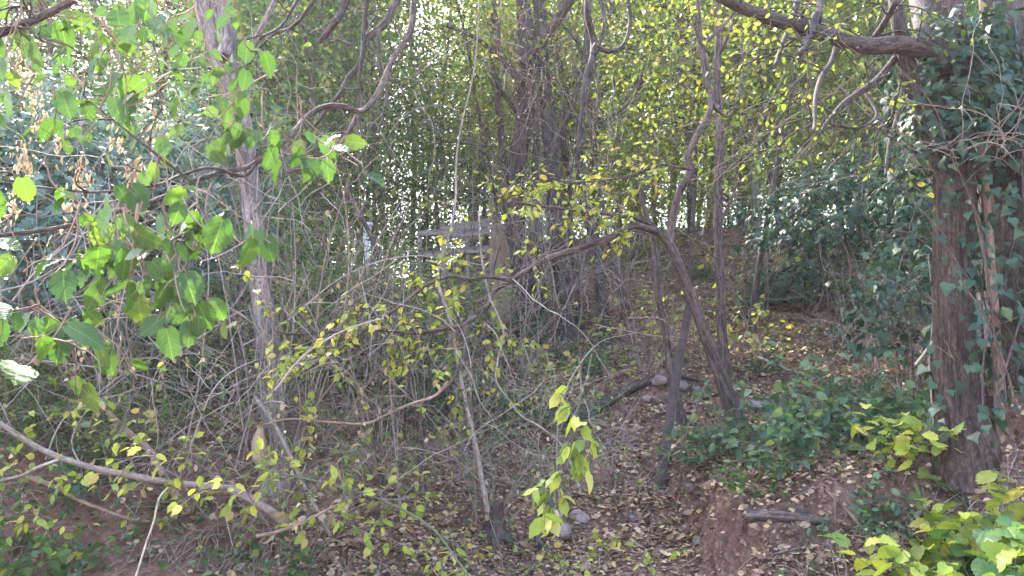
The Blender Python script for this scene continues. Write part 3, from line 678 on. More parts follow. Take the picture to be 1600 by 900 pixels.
tangle("vine_tangle", "pale dead twigs hanging about the leaning trunk's middle", 350, 330, 6.2, 55, .45, .7, .9, B_pale, .004, .03, .16)
tangle("vine_tangle", "reddish brown dead twigs matted round the two big right trunks", 1540, 330, 5.9, 60, .3, .8, .9, B_brown, .004, .03, .2)
tangle("vine_tangle", "fine bleached twigs over the lower left bank", 330, 600, 5.3, 95, 1.1, .5, .9, B_pale, .003, .03, .14)
tangle("vine_tangle", "fine brown twigs across the lower centre thicket", 640, 620, 5.8, 95, .9, .55, .9, B_twig, .003, .03, .14)
o = dup(empty("hanging_vine", at(925, 60, 6.5), "thick dark vine hanging down from the top right of the tangled trunks", "vine"), at(925, 60, 6.5)); hv = o
for q in [x for x in S.objects if x.name.startswith("hanging_vine") and x != o]: bpy.data.objects.remove(q)
hv.name = "hanging_vine"; tb = Tubes(); base = np.array(hv.location)
for pts, w0, w1 in (([(920, -40), (918, 20), (926, 60), (925, 90), (915, 120), (910, 170), (903, 220), (905, 270)], 12, 5), ([(930, -20), (945, 30), (935, 75), (928, 95), (935, 140), (930, 200)], 8, 3), ([(927, 70), (950, 80), (975, 70), (985, 30), (978, -20)], 10, 6)):
    tb = Tubes(); q = hero(pts, 6.5, 6.6, None, .05, 6) - base; tb.add(q, wpx([w0, w1], 6.5), 8, .12); branch_out(tb, None, q, .006, 6, .35, .1, 0, sub=2, drop=.05); tb.build("stem", B_dark, hv)

# --- the big trees on the right
b = gp(1505, 704); D = b[1]
e = empty("ivy_clad_tree", b, "massive reddish-brown tree hung with dark ivy, throwing a thick limb to the left", "tree"); r_ = lambda P: P - b
q = hero([(1505, 690), (1497, 640), (1493, 560), (1490, 480), (1490, 400), (1492, 320), (1490, 220), (1484, 140), (1476, 60), (1468, 0), (1462, -80)], D, D + .2, b, .02, 8)
tb = Tubes(); tb.add(r_(q), wpx([105, 92, 70, 62, 58, 56, 60, 60, 60, 66, 70, 66, 60], D), 40, .09, (5, 8, 13, 19)); tb.build("trunk", B_red, e); trunkR = q
tb = Tubes(); lv = Leaves(KITE)
for pts, w0, w1, D1 in (([(1478, 95), (1440, 78), (1400, 70), (1350, 72), (1300, 58), (1250, 42), (1200, 28), (1150, 8), (1100, -20)], 32, 15, D - .6),
  ([(1490, 300), (1462, 240), (1440, 180), (1420, 110), (1405, 40), (1395, -40)], 30, 22, D - .1),
  ([(1470, 110), (1452, 60), (1440, 0), (1432, -70)], 44, 36, D + .35),
  ([(1310, 62), (1300, 95), (1284, 120), (1275, 150), (1273, 185), (1272, 205)], 10, 5, D - .8),
  ([(1400, 90), (1375, 120), (1350, 140), (1320, 160), (1295, 188), (1280, 210)], 13, 5, D - .5),
  ([(1405, 120), (1410, 150), (1400, 190), (1392, 215), (1386, 250), (1384, 275)], 9, 4, D - .4),
  ([(1290, 55), (1275, 20), (1262, 60), (1252, 82)], 9, 6, D - .9), ([(1285, -10), (1275, 30), (1258, 70), (1250, 84)], 12, 7, D - .9),
  ([(1250, -20), (1238, 30), (1222, 70), (1210, 105)], 10, 5, D - .8), ([(1360, 70), (1385, 30), (1400, 0)], 12, 8, D - .3),
  ([(1350, 140), (1370, 180), (1340, 200), (1310, 195)], 6, 3, D - .5), ([(1400, 150), (1378, 195), (1374, 200)], 8, 3, D - .5)):
    tb = Tubes(); qq = hero(pts, D, D1, None, .03, 6); tb.add(r_(qq), wpx([w0, w1], D), 14, .08, (3, 5, 9))
    branch_out(tb, lv, r_(qq), .012, 5, .55, .09, .05, sub=2, drop=.04); tb.build("limb", B_dark, e)
lv.build("foliage", L_lime, e)
# ivy covering the trunk between pixels y 50-420
lv = Leaves(IVY); st = Tubes()
def ivy_on(path, t0, t1, n, rad, lv, sz=.075, sidew=1.0, up=.3):
    t = rng.uniform(t0, t1, n); idx = t * (len(path) - 1.01); i0 = idx.astype(int); p = path[i0] + (path[i0 + 1] - path[i0]) * (idx - i0)[:, None]
    a = rng.uniform(0, 6.283, n); rr = rad * rng.uniform(.75, 1.0, n) * (1 + .9 * np.clip(vnoise(a * 2, t * 14, 41) + vnoise(a * 5, t * 34, 43) * .6, -.3, 1)); o = np.stack([np.cos(a), np.sin(a), rng.normal(0, .2, n)], -1)
    lv.add(p + o * rr[:, None], np.array([0, 0, -.8]) + o * .5 + rng.normal(0, .45, (n, 3)), o + [0, 0, up] + rng.normal(0, .35, (n, 3)), sz * rng.uniform(.6, 1.3, n))
ivy_on(r_(trunkR), .60, .83, 1100, .38, lv); ivy_on(r_(trunkR) + [.3, -.1, 0], .58, .82, 750, .32, lv); ivy_on(r_(trunkR) + [-.05, -.05, 0], .12, .6, 120, .25, lv); ivy_on(r_(trunkR) + [.22, -.1, 0], .1, .6, 220, .25, lv)
ivy = lv.build("ivy", L_ivyd, e); tag(ivy, "dark glossy ivy clothing the upper trunk")
vines(e, B_brown, np.array([.12, -.25, .3]), 9, 2.6, .16, r=.007, spread=.15, wob=.09)
o = vines(e, B_twig, np.array([.15, -.3, 1.9]), 40, 1.0, .25, name="twig_mat", r=.003, spread=.5, up=.4, wob=.22)

b2 = gp(1605, 690); D2 = b2[1] + .25; b2 = np.array([(1618 - 800) / F * D2, D2, Hs((1618 - 800) / F * D2, D2)])
e = simple_tree("furrowed_tree", "dark furrowed trunk at the right edge of the frame", [(1618, 660), (1612, 560), (1604, 460), (1600, 350), (1592, 220), (1580, 110), (1570, 0), (1562, -90)], None, [120, 98, 90, 88, 84, 76, 66], B_dark, .2, [([(1580, 120), (1550, 60), (1540, 0), (1530, -60)], 26, 18, .2)], L_green, 6, .8, .06, 40, .12, base=b2 - np.array([0, 0, .1]), D=D2)
lv = Leaves(IVY); q = hero([(1600, 560), (1590, 420), (1580, 330), (1575, 220), (1565, 100)], D2 - .1, D2, None, 0, 6) - np.array(e.location); ivy_on(q, 0, 1, 600, .42, lv, .07); tag(lv.build("ivy", L_ivyd, e), "dark ivy on the furrowed trunk")
simple_tree("slim_tree", "slim brown stem standing in front of the gap between the two big right trunks", [(1562, 660), (1558, 560), (1552, 460), (1545, 360), (1538, 280), (1530, 200)], (1564, 690), [15, 14, 13, 12, 9], B_tan, .1, ntw=4, tl=.4, leafy=False)
simple_tree("slim_tree", "thin reddish stem leaning across the foot of the ivy-clad trunk", [(1548, 680), (1535, 640), (1520, 590), (1508, 520), (1500, 440)], (1552, 700), [11, 10, 9, 7], B_tan, .1, ntw=3, tl=.3, leafy=False)

# --- overhanging boughs from trees beside the camera
def bough(label, polys, D, lmat, lsz, tpl, dens, bmat=B_brown, ntw=6, tl=.35, lstep=.09, drop=.05, sub=2):
    b = at(polys[0][0][0][0], polys[0][0][0][1], D); e = empty("overhanging_bough", b, label, "branch"); tb = Tubes(); lv = Leaves(tpl)
    for pts, w0, w1, D0, D1 in polys:
        tb = Tubes(); q = hero(pts, D0, D1, None, .03, 7) - b; tb.add(q, wpx([w0, w1], (D0 + D1) / 2), 10, .05)
        branch_out(tb, lv if lmat else None, q, .008, ntw, tl, lstep, lsz, sub=sub, drop=drop); tb.build("limb", bmat, e)
    if lmat: lv.build("foliage", lmat, e)
    return e
bough("long smooth brown bough sweeping across the upper left, bending at the drooping branches",
 [([(655, -40), (647, 0), (640, 50), (615, 90), (602, 120), (586, 152), (565, 174), (540, 167), (512, 166), (485, 178), (460, 205), (440, 226), (415, 243), (385, 262), (345, 270), (300, 285), (250, 310), (200, 325), (110, 352), (0, 368), (-60, 372)], 12, 5, 4.2, 2.9),
  ([(440, 226), (470, 240), (490, 235)], 5, 3, 3.6, 3.6), ([(400, 256), (380, 275), (330, 262), (280, 275), (240, 290), (150, 300), (60, 292), (0, 285)], 6, 3, 3.4, 3.0),
  ([(560, 178), (540, 215), (515, 250), (480, 262), (445, 270)], 8, 5, 4.0, 4.0), ([(300, 285), (230, 230), (180, 190), (130, 150)], 5, 2, 3.1, 3.0)], 4.2, None, 0, KITE, 0, B_brown, 5, .3)
bough("dark drooping bare boughs hanging into the frame at upper left centre",
 [([(635, -40), (620, 0), (600, 38), (572, 62), (562, 100), (544, 122), (532, 146), (518, 162), (490, 200)], 15, 6, 4.6, 4.6),
  ([(578, -40), (574, 0), (568, 50), (565, 95), (560, 140), (562, 190), (566, 220)], 9, 3, 4.5, 4.5), ([(592, 45), (592, 90), (597, 115), (604, 140), (600, 175), (592, 205)], 7, 3, 4.5, 4.4),
  ([(552, -30), (538, 10), (520, 40), (500, 65)], 14, 9, 4.6, 4.7), ([(500, -20), (478, 20), (452, 45), (430, 52), (405, 75), (370, 130)], 8, 3, 4.6, 4.6), ([(470, -10), (440, 40), (405, 62), (390, 100)], 6, 3, 4.4, 4.3)], 4.6, None, 0, KITE, 0, B_dark, 6, .3)
bough("thick brown bough crossing the top left corner", [([(-40, 70), (0, 52), (30, 40), (60, 28), (100, 8), (150, -20)], 14, 13, 2.6, 2.7), ([(40, 36), (60, 60), (100, 75)], 5, 3, 2.6, 2.6), ([(60, 28), (30, 10), (0, 16)], 5, 3, 2.6, 2.5)], 2.6, None, 0, KITE, 0, B_brown, 4, .2)

def seed_spray(label, pxs, D):
    b = at(pxs[0][0], pxs[0][1] - 60, D); e = empty("seed_spray", b, label, "branch"); lv = Leaves(NARROW); tb = Tubes()
    for px, py in pxs:
        p = at(px, py, D + rng.normal(0, .15)) - b; tb.add(walk(p + [rng.normal(0, .1), 0, .25], (rng.normal(0, .2), 0, -1), .33, 6, .08, 0), [.002, .001], 4)
        k = 26; P = p + rng.normal(0, 1, (k, 3)) * [.02, .02, .06]; lv.add(P, np.array([0, 0, -1]) + rng.normal(0, .35, (k, 3)), rng.normal(0, 1, (k, 3)), rng.uniform(.03, .05, k))
    tb.build("twigs", B_twig, e); lv.build("seed_clusters", L_dry, e)
seed_spray("dangling dry tan seed clusters at the left among the ivy and broad leaves", [(28, 95), (40, 120), (55, 145), (64, 178), (95, 215), (32, 248), (45, 250), (120, 270), (133, 280), (180, 222), (205, 262), (218, 258), (243, 195), (105, 320), (22, 320)], 4.4)

def leafspray(label, centers, D, n_per, lsz, mat, tpl, tw=3, spr=.13, drp=1.0):
    """broad leaves hanging from short twigs"""
    b = at(centers[0][0], centers[0][1], D); e = empty("leafy_spray", b, label, "branch", "sprays of broad green leaves hanging close by"); tb = Tubes(); lv = Leaves(tpl)
    for (px, py, sp) in centers:
        tb = Tubes()
        c_ = at(px, py, D + rng.normal(0, .12)) - b; spm = sp / F * D
        for k in range(tw):
            st = c_ + np.array([rng.normal(0, .5) * spm, rng.normal(0, .1), spm * .9 + .1]); q = walk(st, np.array([rng.normal(0, .7), rng.normal(0, .3), -1]), spm * 1.7 + .15, 8, .2, .0); tb.add(q, [.0035, .0015], 4)
            m = max(2, int(n_per * 1.25) // tw); i = rng.integers(1, 8, m); P = q[i] + rng.normal(0, 1, (m, 3)) * [spm * .45, .07, spm * .3]
            Dv = np.array([0, 0, -drp]) + rng.normal(0, .75, (m, 3)) * [1, .6, .6]; N = np.array([0, -.55, .55]) + rng.normal(0, .5, (m, 3)); S_ = lsz * rng.uniform(.45, 1.0, m)
            lv.add(P, Dv, N, S_)
            for a_, p_ in zip(P, q[i]): tb.add(np.array([p_, (p_ + a_) / 2 + [0, 0, .01], a_]), [.0015, .001], 3)
        tb.build("twigs", B_tan, e)
    lv.build("foliage", mat, e); return e
leafspray("broad green leaves filling the top left corner", [(30, 80, 50), (110, 60, 55), (190, 30, 55), (70, 20, 50), (260, 40, 45), (30, 10, 40), (150, 90, 45)], 2.7, 9, .125, L_mul, BIG)
leafspray("farther small-looking green leaves behind the top left corner cluster", [(60, 40, 90), (200, 60, 80), (130, 130, 80), (300, 60, 60), (40, 160, 60), (250, 130, 60), (180, 200, 60), (330, 150, 40)], 4.0, 16, .10, L_mul, MID, 3)
leafspray("broad green leaves spaced along twigs left of the leaning trunk", [(235, 165, 30), (275, 130, 25), (285, 205, 25), (160, 145, 30), (240, 265, 30), (200, 180, 25), (70, 190, 30), (20, 110, 40)], 2.6, 4, .105, L_mul, BIG, 2)
leafspray("dark green broad leaves hanging across the leaning trunk", [(385, 195, 30), (440, 165, 35), (430, 230, 35), (475, 225, 30), (400, 270, 30), (480, 280, 25), (535, 280, 10)], 2.9, 6, .10, L_mul, BIG, 2)
leafspray("large hanging clump of broad green leaves below the smooth bough", [(230, 350, 40), (160, 400, 45), (215, 420, 45), (270, 390, 40), (190, 450, 35), (285, 440, 30), (150, 350, 30), (130, 420, 30), (250, 465, 20), (280, 510, 12), (320, 340, 30)], 2.3, 8, .105, L_mul, BIG)
leafspray("lowest cluster of broad green leaves at the left edge", [(35, 520, 28), (65, 560, 30), (55, 590, 25), (105, 565, 22), (155, 580, 14), (10, 530, 15), (100, 600, 14)], 2.1, 4, .11, L_mul, BIG, 2)
leafspray("few broad green leaves hanging by the left edge under the bough", [(60, 345, 25), (120, 370, 20), (80, 310, 15), (100, 480, 15), (40, 410, 18)], 2.6, 3, .10, L_mul, BIG, 1)

# ------------------------------------------------------------------ ivy banks
def ivy_bank(label, cx, D, rx, ry, rz, zoff, n, mat, sz, cat="ivy bush", seed=0, tw=25, twm=B_twig, tpl=IVY):
    x = (cx - 800) / F * D; b = np.array(gloc(x, D, 0)); e = empty("ivy_bush", b, label, cat); lv = Leaves(tpl); tb = Tubes()
    a = rng.uniform(0, 6.283, n); u = rng.uniform(-.3, 1, n); s_ = np.sqrt(1 - u * u)
    dirs = np.stack([np.cos(a) * s_, np.sin(a) * s_, u], -1)
    lump = 1 + .55 * vnoise(a * 1.9, u * 3.5, 50 + seed) + .45 * vnoise(a * 5, u * 9, 51 + seed) + .25 * vnoise(a * 12, u * 20, 52 + seed)
    keep = vnoise(a * 4, u * 7, 53 + seed) > -.27; f = (lump * rng.uniform(.72, 1.02, n))[:, None]
    P = dirs * f * [rx, ry, rz] + [0, 0, zoff]; P = P[keep]; dirs = dirs[keep]; m = len(P)
    lv.add(P, np.array([0, 0, -.8]) + dirs * .4 + rng.normal(0, .5, (m, 3)), dirs + [0, -.1, .5] + rng.normal(0, .4, (m, 3)), sz * rng.uniform(.55, 1.3, m))
    for k in range(tw):
        i = rng.integers(0, m); q = walk(P[i] * [.8, .8, .8], rng.normal(0, 1, 3) + [0, -.4, -.3], rng.uniform(.4, 1.5), 12, .16, .03); tb.add(q, [.006, .002], 4)
    for k in range(8):
        i = rng.integers(0, m); q = walk((rng.normal(0, .1), rng.normal(0, .1), -.1), P[i], np.linalg.norm(P[i]), 12, .1, 0); tb.add(q, [.018, .006], 5)
    tb.build("twigs", twm, e); lv.build("foliage", mat, e); return e
ivy_bank("tall blue-green ivy bank filling the left edge at mid height", 20, 6.6, 1.1, .8, 1.75, 1.2, 9000, L_ivy, .075, seed=1, tw=50)
ivy_bank("rounded ivy mound between the left edge and the leaning trunk", 190, 7.4, .95, .8, 1.8, 1.1, 8500, L_ivy, .07, seed=2, tw=50)
ivy_bank("ivy curtain climbing close behind the leaning trunk", 320, 8.6, .9, .7, 2.1, 1.3, 7500, L_teal, .06, seed=3, tw=40)
ivy_bank("dark ivy thicket on the upper slope left of the ivy-clad trunk", 1350, 9.4, 1.35, .8, .85, 1.45, 3000, L_ivyd, .085, seed=4, tw=25)
ivy_bank("dark ivy bush right beside the ivy-clad trunk", 1450, 8.0, .5, .4, 1.1, 1.3, 1300, L_ivyd, .08, seed=5, tw=20)
ivy_bank("low dark ivy hummock under the black blobs", 1265, 11.5, .9, .7, .55, .35, 2000, L_ivyd, .08, seed=6, tw=10)
ivy_bank("thin dark creeper hanging over the slope below the ivy thicket", 1405, 7.4, .6, .5, .8, .8, 650, L_ivyd, .08, seed=7, tw=18)
ivy_bank("ivy clump between the two big right trunks", 1560, 6.9, .35, .3, 1.0, 2.6, 900, L_ivyd, .075, seed=8, tw=10)

# ------------------------------------------------------------------ shrubs of the undergrowth
KS = {}
KS['twig'] = shrub("thicket_shrub", "x", "shrub", 13, 1.7, .9, .03, 7, .55, KITE, .034, .13, B_twig, L_green, rad=.007, dry=26)
KS['twig2'] = shrub("thicket_shrub", "x", "shrub", 11, 1.5, 1.3, .07, 6, .5, KITE, .045, .10, B_twig, L_green, rad=.0055, dry=60, leafstart=.5)
KS['privet'] = shrub("leafy_shrub", "x", "shrub", 15, 1.35, .7, .03, 8, .4, KITE, .055, .035, B_twig, L_green, rad=.006, sub=3)
KS['privet2'] = shrub("leafy_shrub", "x", "shrub", 12, 1.1, .9, .06, 8, .4, KITE, .052, .035, B_dark, L_teal, rad=.005, sub=3)
KS['yellow'] = shrub("yellow_leafed_shrub", "x", "shrub", 7, 1.5, .9, .09, 6, .45, MID, .085, .10, B_twig, L_yel, rad=.0055, sub=2, leafstart=.72)
KS['bare'] = shrub("bare_shrub", "x", "shrub", 7, 1.9, .5, .01, 7, .7, KITE, 0, .1, B_twig, None, rad=.008)
KS['rods'] = shrub("sapling_clump", "x", "shrub", 5, 2.3, .22, .0, 5, .4, KITE, .04, .15, B_brown, L_lime, rad=.014, wob=.05)
KS['low'] = shrub("low_plant", "x", "plant", 12, .42, 1.3, .07, 4, .18, KITE, .055, .035, B_green, L_green, rad=.003, sub=1)
KS['lowt'] = shrub("low_plant", "x", "plant", 11, .65, 1.3, .05, 5, .26, MID, .07, .075, B_green, L_teal, rad=.004, sub=2)
KS['sedge'] = shrub("seedling", "x", "plant", 7, .25, 1.2, .05, 3, .1, KITE, .045, .03, B_green, L_teal, rad=.002, sub=1)
GR = {'twig': "twiggy shrubs of the undergrowth", 'twig2': "pale arching twig shrubs", 'privet': "small-leaved green shrubs", 'privet2': "small-leaved cool green shrubs", 'yellow': "yellow-leafed shrubs", 'bare': "bare shrubs",
      'rods': "clumps of thin saplings", 'low': "low green plants on the bank", 'lowt': "low broad-leaved plants", 'sedge': "seedlings on the slope"}
SH = [  # px, D, kind, scale, label
 (30, 6.0, 'twig', 1.0, "twiggy shrub tangled at the foot of the left ivy bank"), (120, 5.9, 'twig2', 1.0, "pale arching twigs spilling over the fallen grey-brown branch at its left end"),
 (230, 6.1, 'twig', 1.05, "twiggy shrub above the middle of the fallen branch"), (330, 6.0, 'twig2', 1.1, "pale arching twigs just left of the peeled patch"),
 (270, 6.9, 'privet2', 1.0, "cool green small-leaved shrub behind the hanging broad leaves"), (470, 5.9, 'twig2', 1.0, "pale twigs arching right from the leaning trunk's foot"),
 (540, 6.4, 'twig', 1.1, "twiggy shrub right of the leaning trunk, under the arching limb"), (610, 6.0, 'twig', .95, "twiggy shrub in front of the thin saplings"),
 (690, 6.3, 'twig2', .9, "pale arching twigs left of the leaning pale stem"), (760, 6.0, 'twig', .85, "twiggy shrub over the stump at the path's left bank"),
 (830, 6.3, 'twig2', .9, "pale twigs leaning over the leaf-filled gully"), (100, 7.3, 'privet2', 1.0, "cool green shrub low in the left ivy bank"),
 (440, 8.3, 'privet', 1.1, "green small-leaved shrub right of the leaning trunk at mid height"), (520, 8.6, 'privet', 1.15, "green small-leaved shrub in front of the pale post"),
 (600, 9.0, 'privet', 1.1, "green small-leaved shrub right of the pale post"), (650, 9.6, 'privet2', .7, "cool green shrub below the broken fence"),
 (560, 7.2, 'privet2', .9, "dark small-leaved shrub under the long arching limb"), (650, 7.4, 'privet2', .85, "dark small-leaved shrub behind the leaning pale stem"),
 (760, 10.2, 'privet2', 1.0, "cool green shrub in front of the tan board"), (730, 8.3, 'privet2', .7, "small dark shrub on the slope below the tangled trunks"),
 (360, 5.3, 'yellow', .85, "yellow-leafed shrub in front of the leaning trunk's foot"), (470, 5.2, 'yellow', .8, "yellow-leafed shrub right of the peeled patch"),
 (250, 5.6, 'yellow', .8, "yellow-leafed shrub hanging over the fallen branch"), (600, 5.6, 'yellow', .7, "sparse yellow-leafed shrub before the thin saplings"),
 (835, 5.1, 'yellow', .6, "bright yellow-leafed shrub standing before the leaf-filled gully"), (770, 5.3, 'yellow', .5, "small yellow-leafed shrub over the stump"),
 (40, 5.3, 'yellow', .7, "yellow-leafed shrub at the left edge above the red bank"), (900, 8.2, 'yellow', .8, "yellow-leafed shrub on the slope left of the dark log"),
 (1010, 9.6, 'yellow', .95, "yellow-leafed shrub behind the forked tree's trunk"), (1180, 9.3, 'yellow', .8, "yellow-leafed shrub right of the straight young tree"), (960, 10.8, 'yellow', 1.0, "yellow-leafed shrub high on the slope under the arching limb"),
 (1200, 12.2, 'yellow', 1.0, "yellow-leafed shrub near the crest left of the black blobs"), (1320, 13.5, 'yellow', 1.0, "yellow-leafed shrub on the crest behind the ivy thicket"),
 (600, 6.3, 'rods', .8, "first clump of thin saplings left of the leaning pale stem"), (650, 6.6, 'rods', .75, "thickest clump of thin saplings beside the leaning pale stem"),
 (545, 7.5, 'rods', 1.0, "clump of thin saplings under the pale post"), (740, 8.8, 'rods', 1.0, "clump of thin saplings left of the tangled trunks"), (880, 9.4, 'rods', 1.1, "clump of thin saplings right of the tangled trunks"),
 (970, 11.5, 'rods', 1.3, "clump of thin saplings high behind the arching limb"), (1300, 9.5, 'rods', .9, "clump of thin stems on the slope under the ivy thicket"), (1420, 7.0, 'rods', .7, "clump of thin stems left of the ivy-clad trunk's foot"),
 (450, 10, 'rods', 1.4, "tall saplings behind the leaning trunk"), (280, 8.0, 'bare', 1.2, "bare grey shrub standing in the ivy left of the leaning trunk"), (60, 6.6, 'bare', 1.2, "bare pale shrub leaning out of the left ivy bank"),
 (420, 7.2, 'bare', 1.1, "bare shrub directly behind the leaning trunk's lower part"), (790, 9.2, 'bare', 1.2, "bare shrub at the foot of the tangled trunks"),
 (900, 10.5, 'bare', 1.4, "bare shrub between the tangled trunks and the forked tree"), (1180, 11.0, 'bare', 1.1, "bare shrub on the upper slope right of the young tree"), (1360, 8.5, 'bare', .8, "bare shrub on the open litter under the ivy thicket"), (1560, 7.0, 'bare', 1.0, "bare twiggy shrub between the big right trunks"),
 (380, 6.3, 'twig', 1.1, "dense twiggy shrub wrapped round the leaning trunk's foot"), (170, 6.6, 'bare', .9, "bare shrub behind the middle of the fallen branch"), (500, 6.9, 'bare', 1.0, "bare shrub among the twigs right of the leaning trunk"),
 (640, 6.9, 'bare', .9, "bare shrub behind the clumps of thin saplings"), (420, 5.5, 'twig2', .9, "pale arching twigs in front of the peeled patch"), (80, 5.6, 'twig2', .9, "pale arching twigs over the left end of the red bank"),
 (560, 8.0, 'bare', 1.0, "bare shrub before the pale post"), (730, 7.0, 'twig2', .8, "pale arching twigs behind the leaning pale stem's foot"), (800, 8.0, 'bare', .9, "bare shrub on the slope above the dark log's lower end"),
 (1010, 8.6, 'bare', .8, "bare shrub left of the thin bare stem behind the pole"), (330, 7.8, 'privet', 1.2, "green small-leaved shrub just left of the leaning trunk"), (380, 9.2, 'privet', 1.3, "green small-leaved shrub behind the leaning trunk"),
 (480, 10.5, 'privet', 1.4, "tall green small-leaved shrub on the ridge left of the pale post"), (1270, 13.0, 'privet2', 1.0, "cool green shrub on the crest beside the black blobs"),
 (1440, 11, 'privet2', 1.3, "cool green shrub behind the ivy-clad trunk"), (1100, 13.5, 'privet2', .8, "cool green shrub on the upper slope behind the young tree"),
 (300, 7.0, 'privet', .95, "leafy green shrub between the hanging broad leaves and the leaning trunk"), (460, 7.2, 'privet', .95, "leafy green shrub close on the right of the leaning trunk"), (550, 7.6, 'privet', 1.0, "leafy green shrub under the far end of the long limb"),
 (640, 7.9, 'privet', 1.0, "leafy green shrub left of the leaning pale stem"), (720, 7.6, 'privet2', .85, "cool green shrub right of the leaning pale stem"), (150, 6.5, 'privet', .9, "leafy green shrub above the fallen branch's left half"), (30, 5.8, 'privet', .75, "leafy green shrub at the left edge over the fallen branch"),
 (30, 5.05, 'low', 1.5, "low green plant at the left edge above the red soil"), (90, 4.95, 'low', 1.5, "low green plant hanging over the red soil bank"), (150, 5.15, 'low', 1.35, "low green plant right of the red bank's overhang"),
 (130, 5.5, 'lowt', .9, "broad-leaved low plant under the fallen branch's left half"), (300, 5.5, 'low', .9, "low green plant under the fallen branch's right half"), (390, 4.85, 'low', 1.2, "bright green trailing plant by the leaning trunk's foot"),
 (200, 5.7, 'privet', .5, "small green bush under the middle of the fallen branch"), (60, 5.8, 'privet', .6, "small green bush above the left end of the fallen branch"),
 (1130, 6.3, 'lowt', 1.0, "broad-leaved plant right at the foot of the forked tree"), (1210, 6.1, 'lowt', 1.2, "broad-leaved plant second to the right of the forked tree"), (1290, 6.3, 'lowt', 1.3, "broad-leaved plant in the middle of the right-hand patch"),
 (1350, 5.9, 'lowt', 1.1, "broad-leaved plant below the middle of the right-hand patch"), (1420, 6.2, 'lowt', 1.2, "broad-leaved plant at the left foot of the ivy-clad trunk"), (1250, 5.6, 'lowt', 1.1, "broad-leaved plant hanging over the short log"),
 (1350, 6.8, 'lowt', 1.2, "broad-leaved plant at the back of the right-hand patch"), (1170, 5.5, 'low', .9, "small yellow-green plant on the dirt ledge right of the pole"), (1330, 5.1, 'lowt', .7, "small broad-leaved plant near the bottom edge right of the path"),
 (1290, 4.75, 'low', .9, "low plant at the bottom edge right of the path"), (1480, 5.5, 'low', 1.0, "low plant on the bare mound before the ivy-clad trunk"), (1570, 5.9, 'lowt', .9, "broad-leaved plant on the mound at the right edge"),
 (1200, 8.5, 'lowt', .7, "green plant on the slope right of the young tree's foot"), (1060, 8.8, 'sedge', 1.5, "seedling clump left of the forked tree's foot"), (1130, 7.8, 'sedge', 1.3, "seedling clump just behind the forked tree"),
 (560, 5.1, 'sedge', 1.2, "seedling on the pale soil at the bottom left of centre"), (480, 5.0, 'sedge', 1.3, "seedling below the leaning dead stick"), (640, 5.0, 'low', .7, "small plant on the pale soil beside the green cane"),
 (700, 5.2, 'low', .7, "small plant left of the stump"), (790, 5.0, 'sedge', 1.4, "seedling at the bottom edge below the stump"), (860, 7.8, 'privet2', .55, "small dark bush on the slope above the dark log"), (930, 9.0, 'lowt', .9, "green plant on the bank above the dark log"),
 (1310, 7.6, 'privet2', .45, "dark green bush under the ivy creeper"),
]
for px, D, k, sc, lab in SH:
    dup(KS[k], gloc((px - 800) / F * D, D), rng.uniform(0, 6.28), sc * rng.uniform(.93, 1.07), lab, GR[k])
for k in KS.values(): purge(k)

# ground cover the eye cannot count: tiny leaves creeping over the banks
def dcov(x, y): return np.clip(.12 + 1.9 * vnoise(x * 1.1, y * 1.1, 61) + .35 * (1 - sm(x, -.8, .4)) * sm(y, 5.8, 6.6), 0, 1) * (1 - .85 * np.exp(-((x - .9) / .9) ** 2) * (y < 9)) * (1 - .75 * sm(x, .6, 1.6) * sm(y, 6.5, 7.5))
x, y = scatter(42000, -6.5, 7, 4.6, 15, dcov); lv = Leaves(KITE); n = len(x)
lv.add(np.stack([x, y, H(x, y) + rng.uniform(.02, .22, n) * (1 + vnoise(x * 2, y * 2, 62))], -1), rng.normal(0, 1, (n, 3)) * [1, 1, .4], rng.normal(0, .5, (n, 3)) + [0, 0, 1], rng.uniform(.025, .06, n))
tag(lv.build("ground_cover", L_teal), "small creeping green leaves covering parts of the banks", kind="stuff")

# bigger plants close to the camera, bottom right
def broad_plant(label, px, D, ht, nst, lsz, mat, tpl, name="broadleaf_plant", lstep=.05, lean=.5):
    e = shrub(name, label, "plant", nst, ht, lean, .04, 3, .25, tpl, lsz, lstep, B_green, mat, rad=.005, sub=0, wob=.07)
    x = (px - 800) / F * D; e.location = gloc(x, D); e["group"] = "broad-leaved plants close by at the bottom right"; return e
L_fresh = leafmat("fresh_leaf", [(0, (.07, .15, .05)), (.5, (.12, .22, .07)), (.8, (.22, .31, .07)), (1, (.42, .44, .08))], .45, .45, .4, True)
L_lime2 = leafmat('lemon_leaf', [(0, (.16, .24, .05)), (.5, (.32, .38, .07)), (.85, (.50, .50, .09)), (1, (.56, .47, .14))], .45, .5, .3, True, (1.1, 1.2, .7))
broad_plant("fresh green broad-leaved plant nearest the bottom right corner", 1570, 4.1, .95, 8, .12, L_fresh, BIG)
broad_plant("yellowing broad-leaved plant left of the one in the corner", 1490, 4.2, .85, 8, .105, L_lime2, BIG)
broad_plant("green and yellow broad-leaved plant on the mound's left flank", 1425, 4.7, .70, 6, .10, L_lime2, BIG)
broad_plant("tall yellow-green plant standing before the bare mound", 1500, 4.55, .9, 9, .115, L_lime, BIG)
broad_plant("yellow-leafed sprig at the right edge above the corner plant", 1600, 4.4, .70, 6, .11, L_lime, BIG)
broad_plant("small yellow-tipped plant left of the bare mound", 1400, 5.3, .5, 7, .10, L_lime2, BIG)
broad_plant("fresh green plant at the bottom edge left of the yellowing one", 1400, 4.2, .55, 6, .10, L_lime2, BIG)

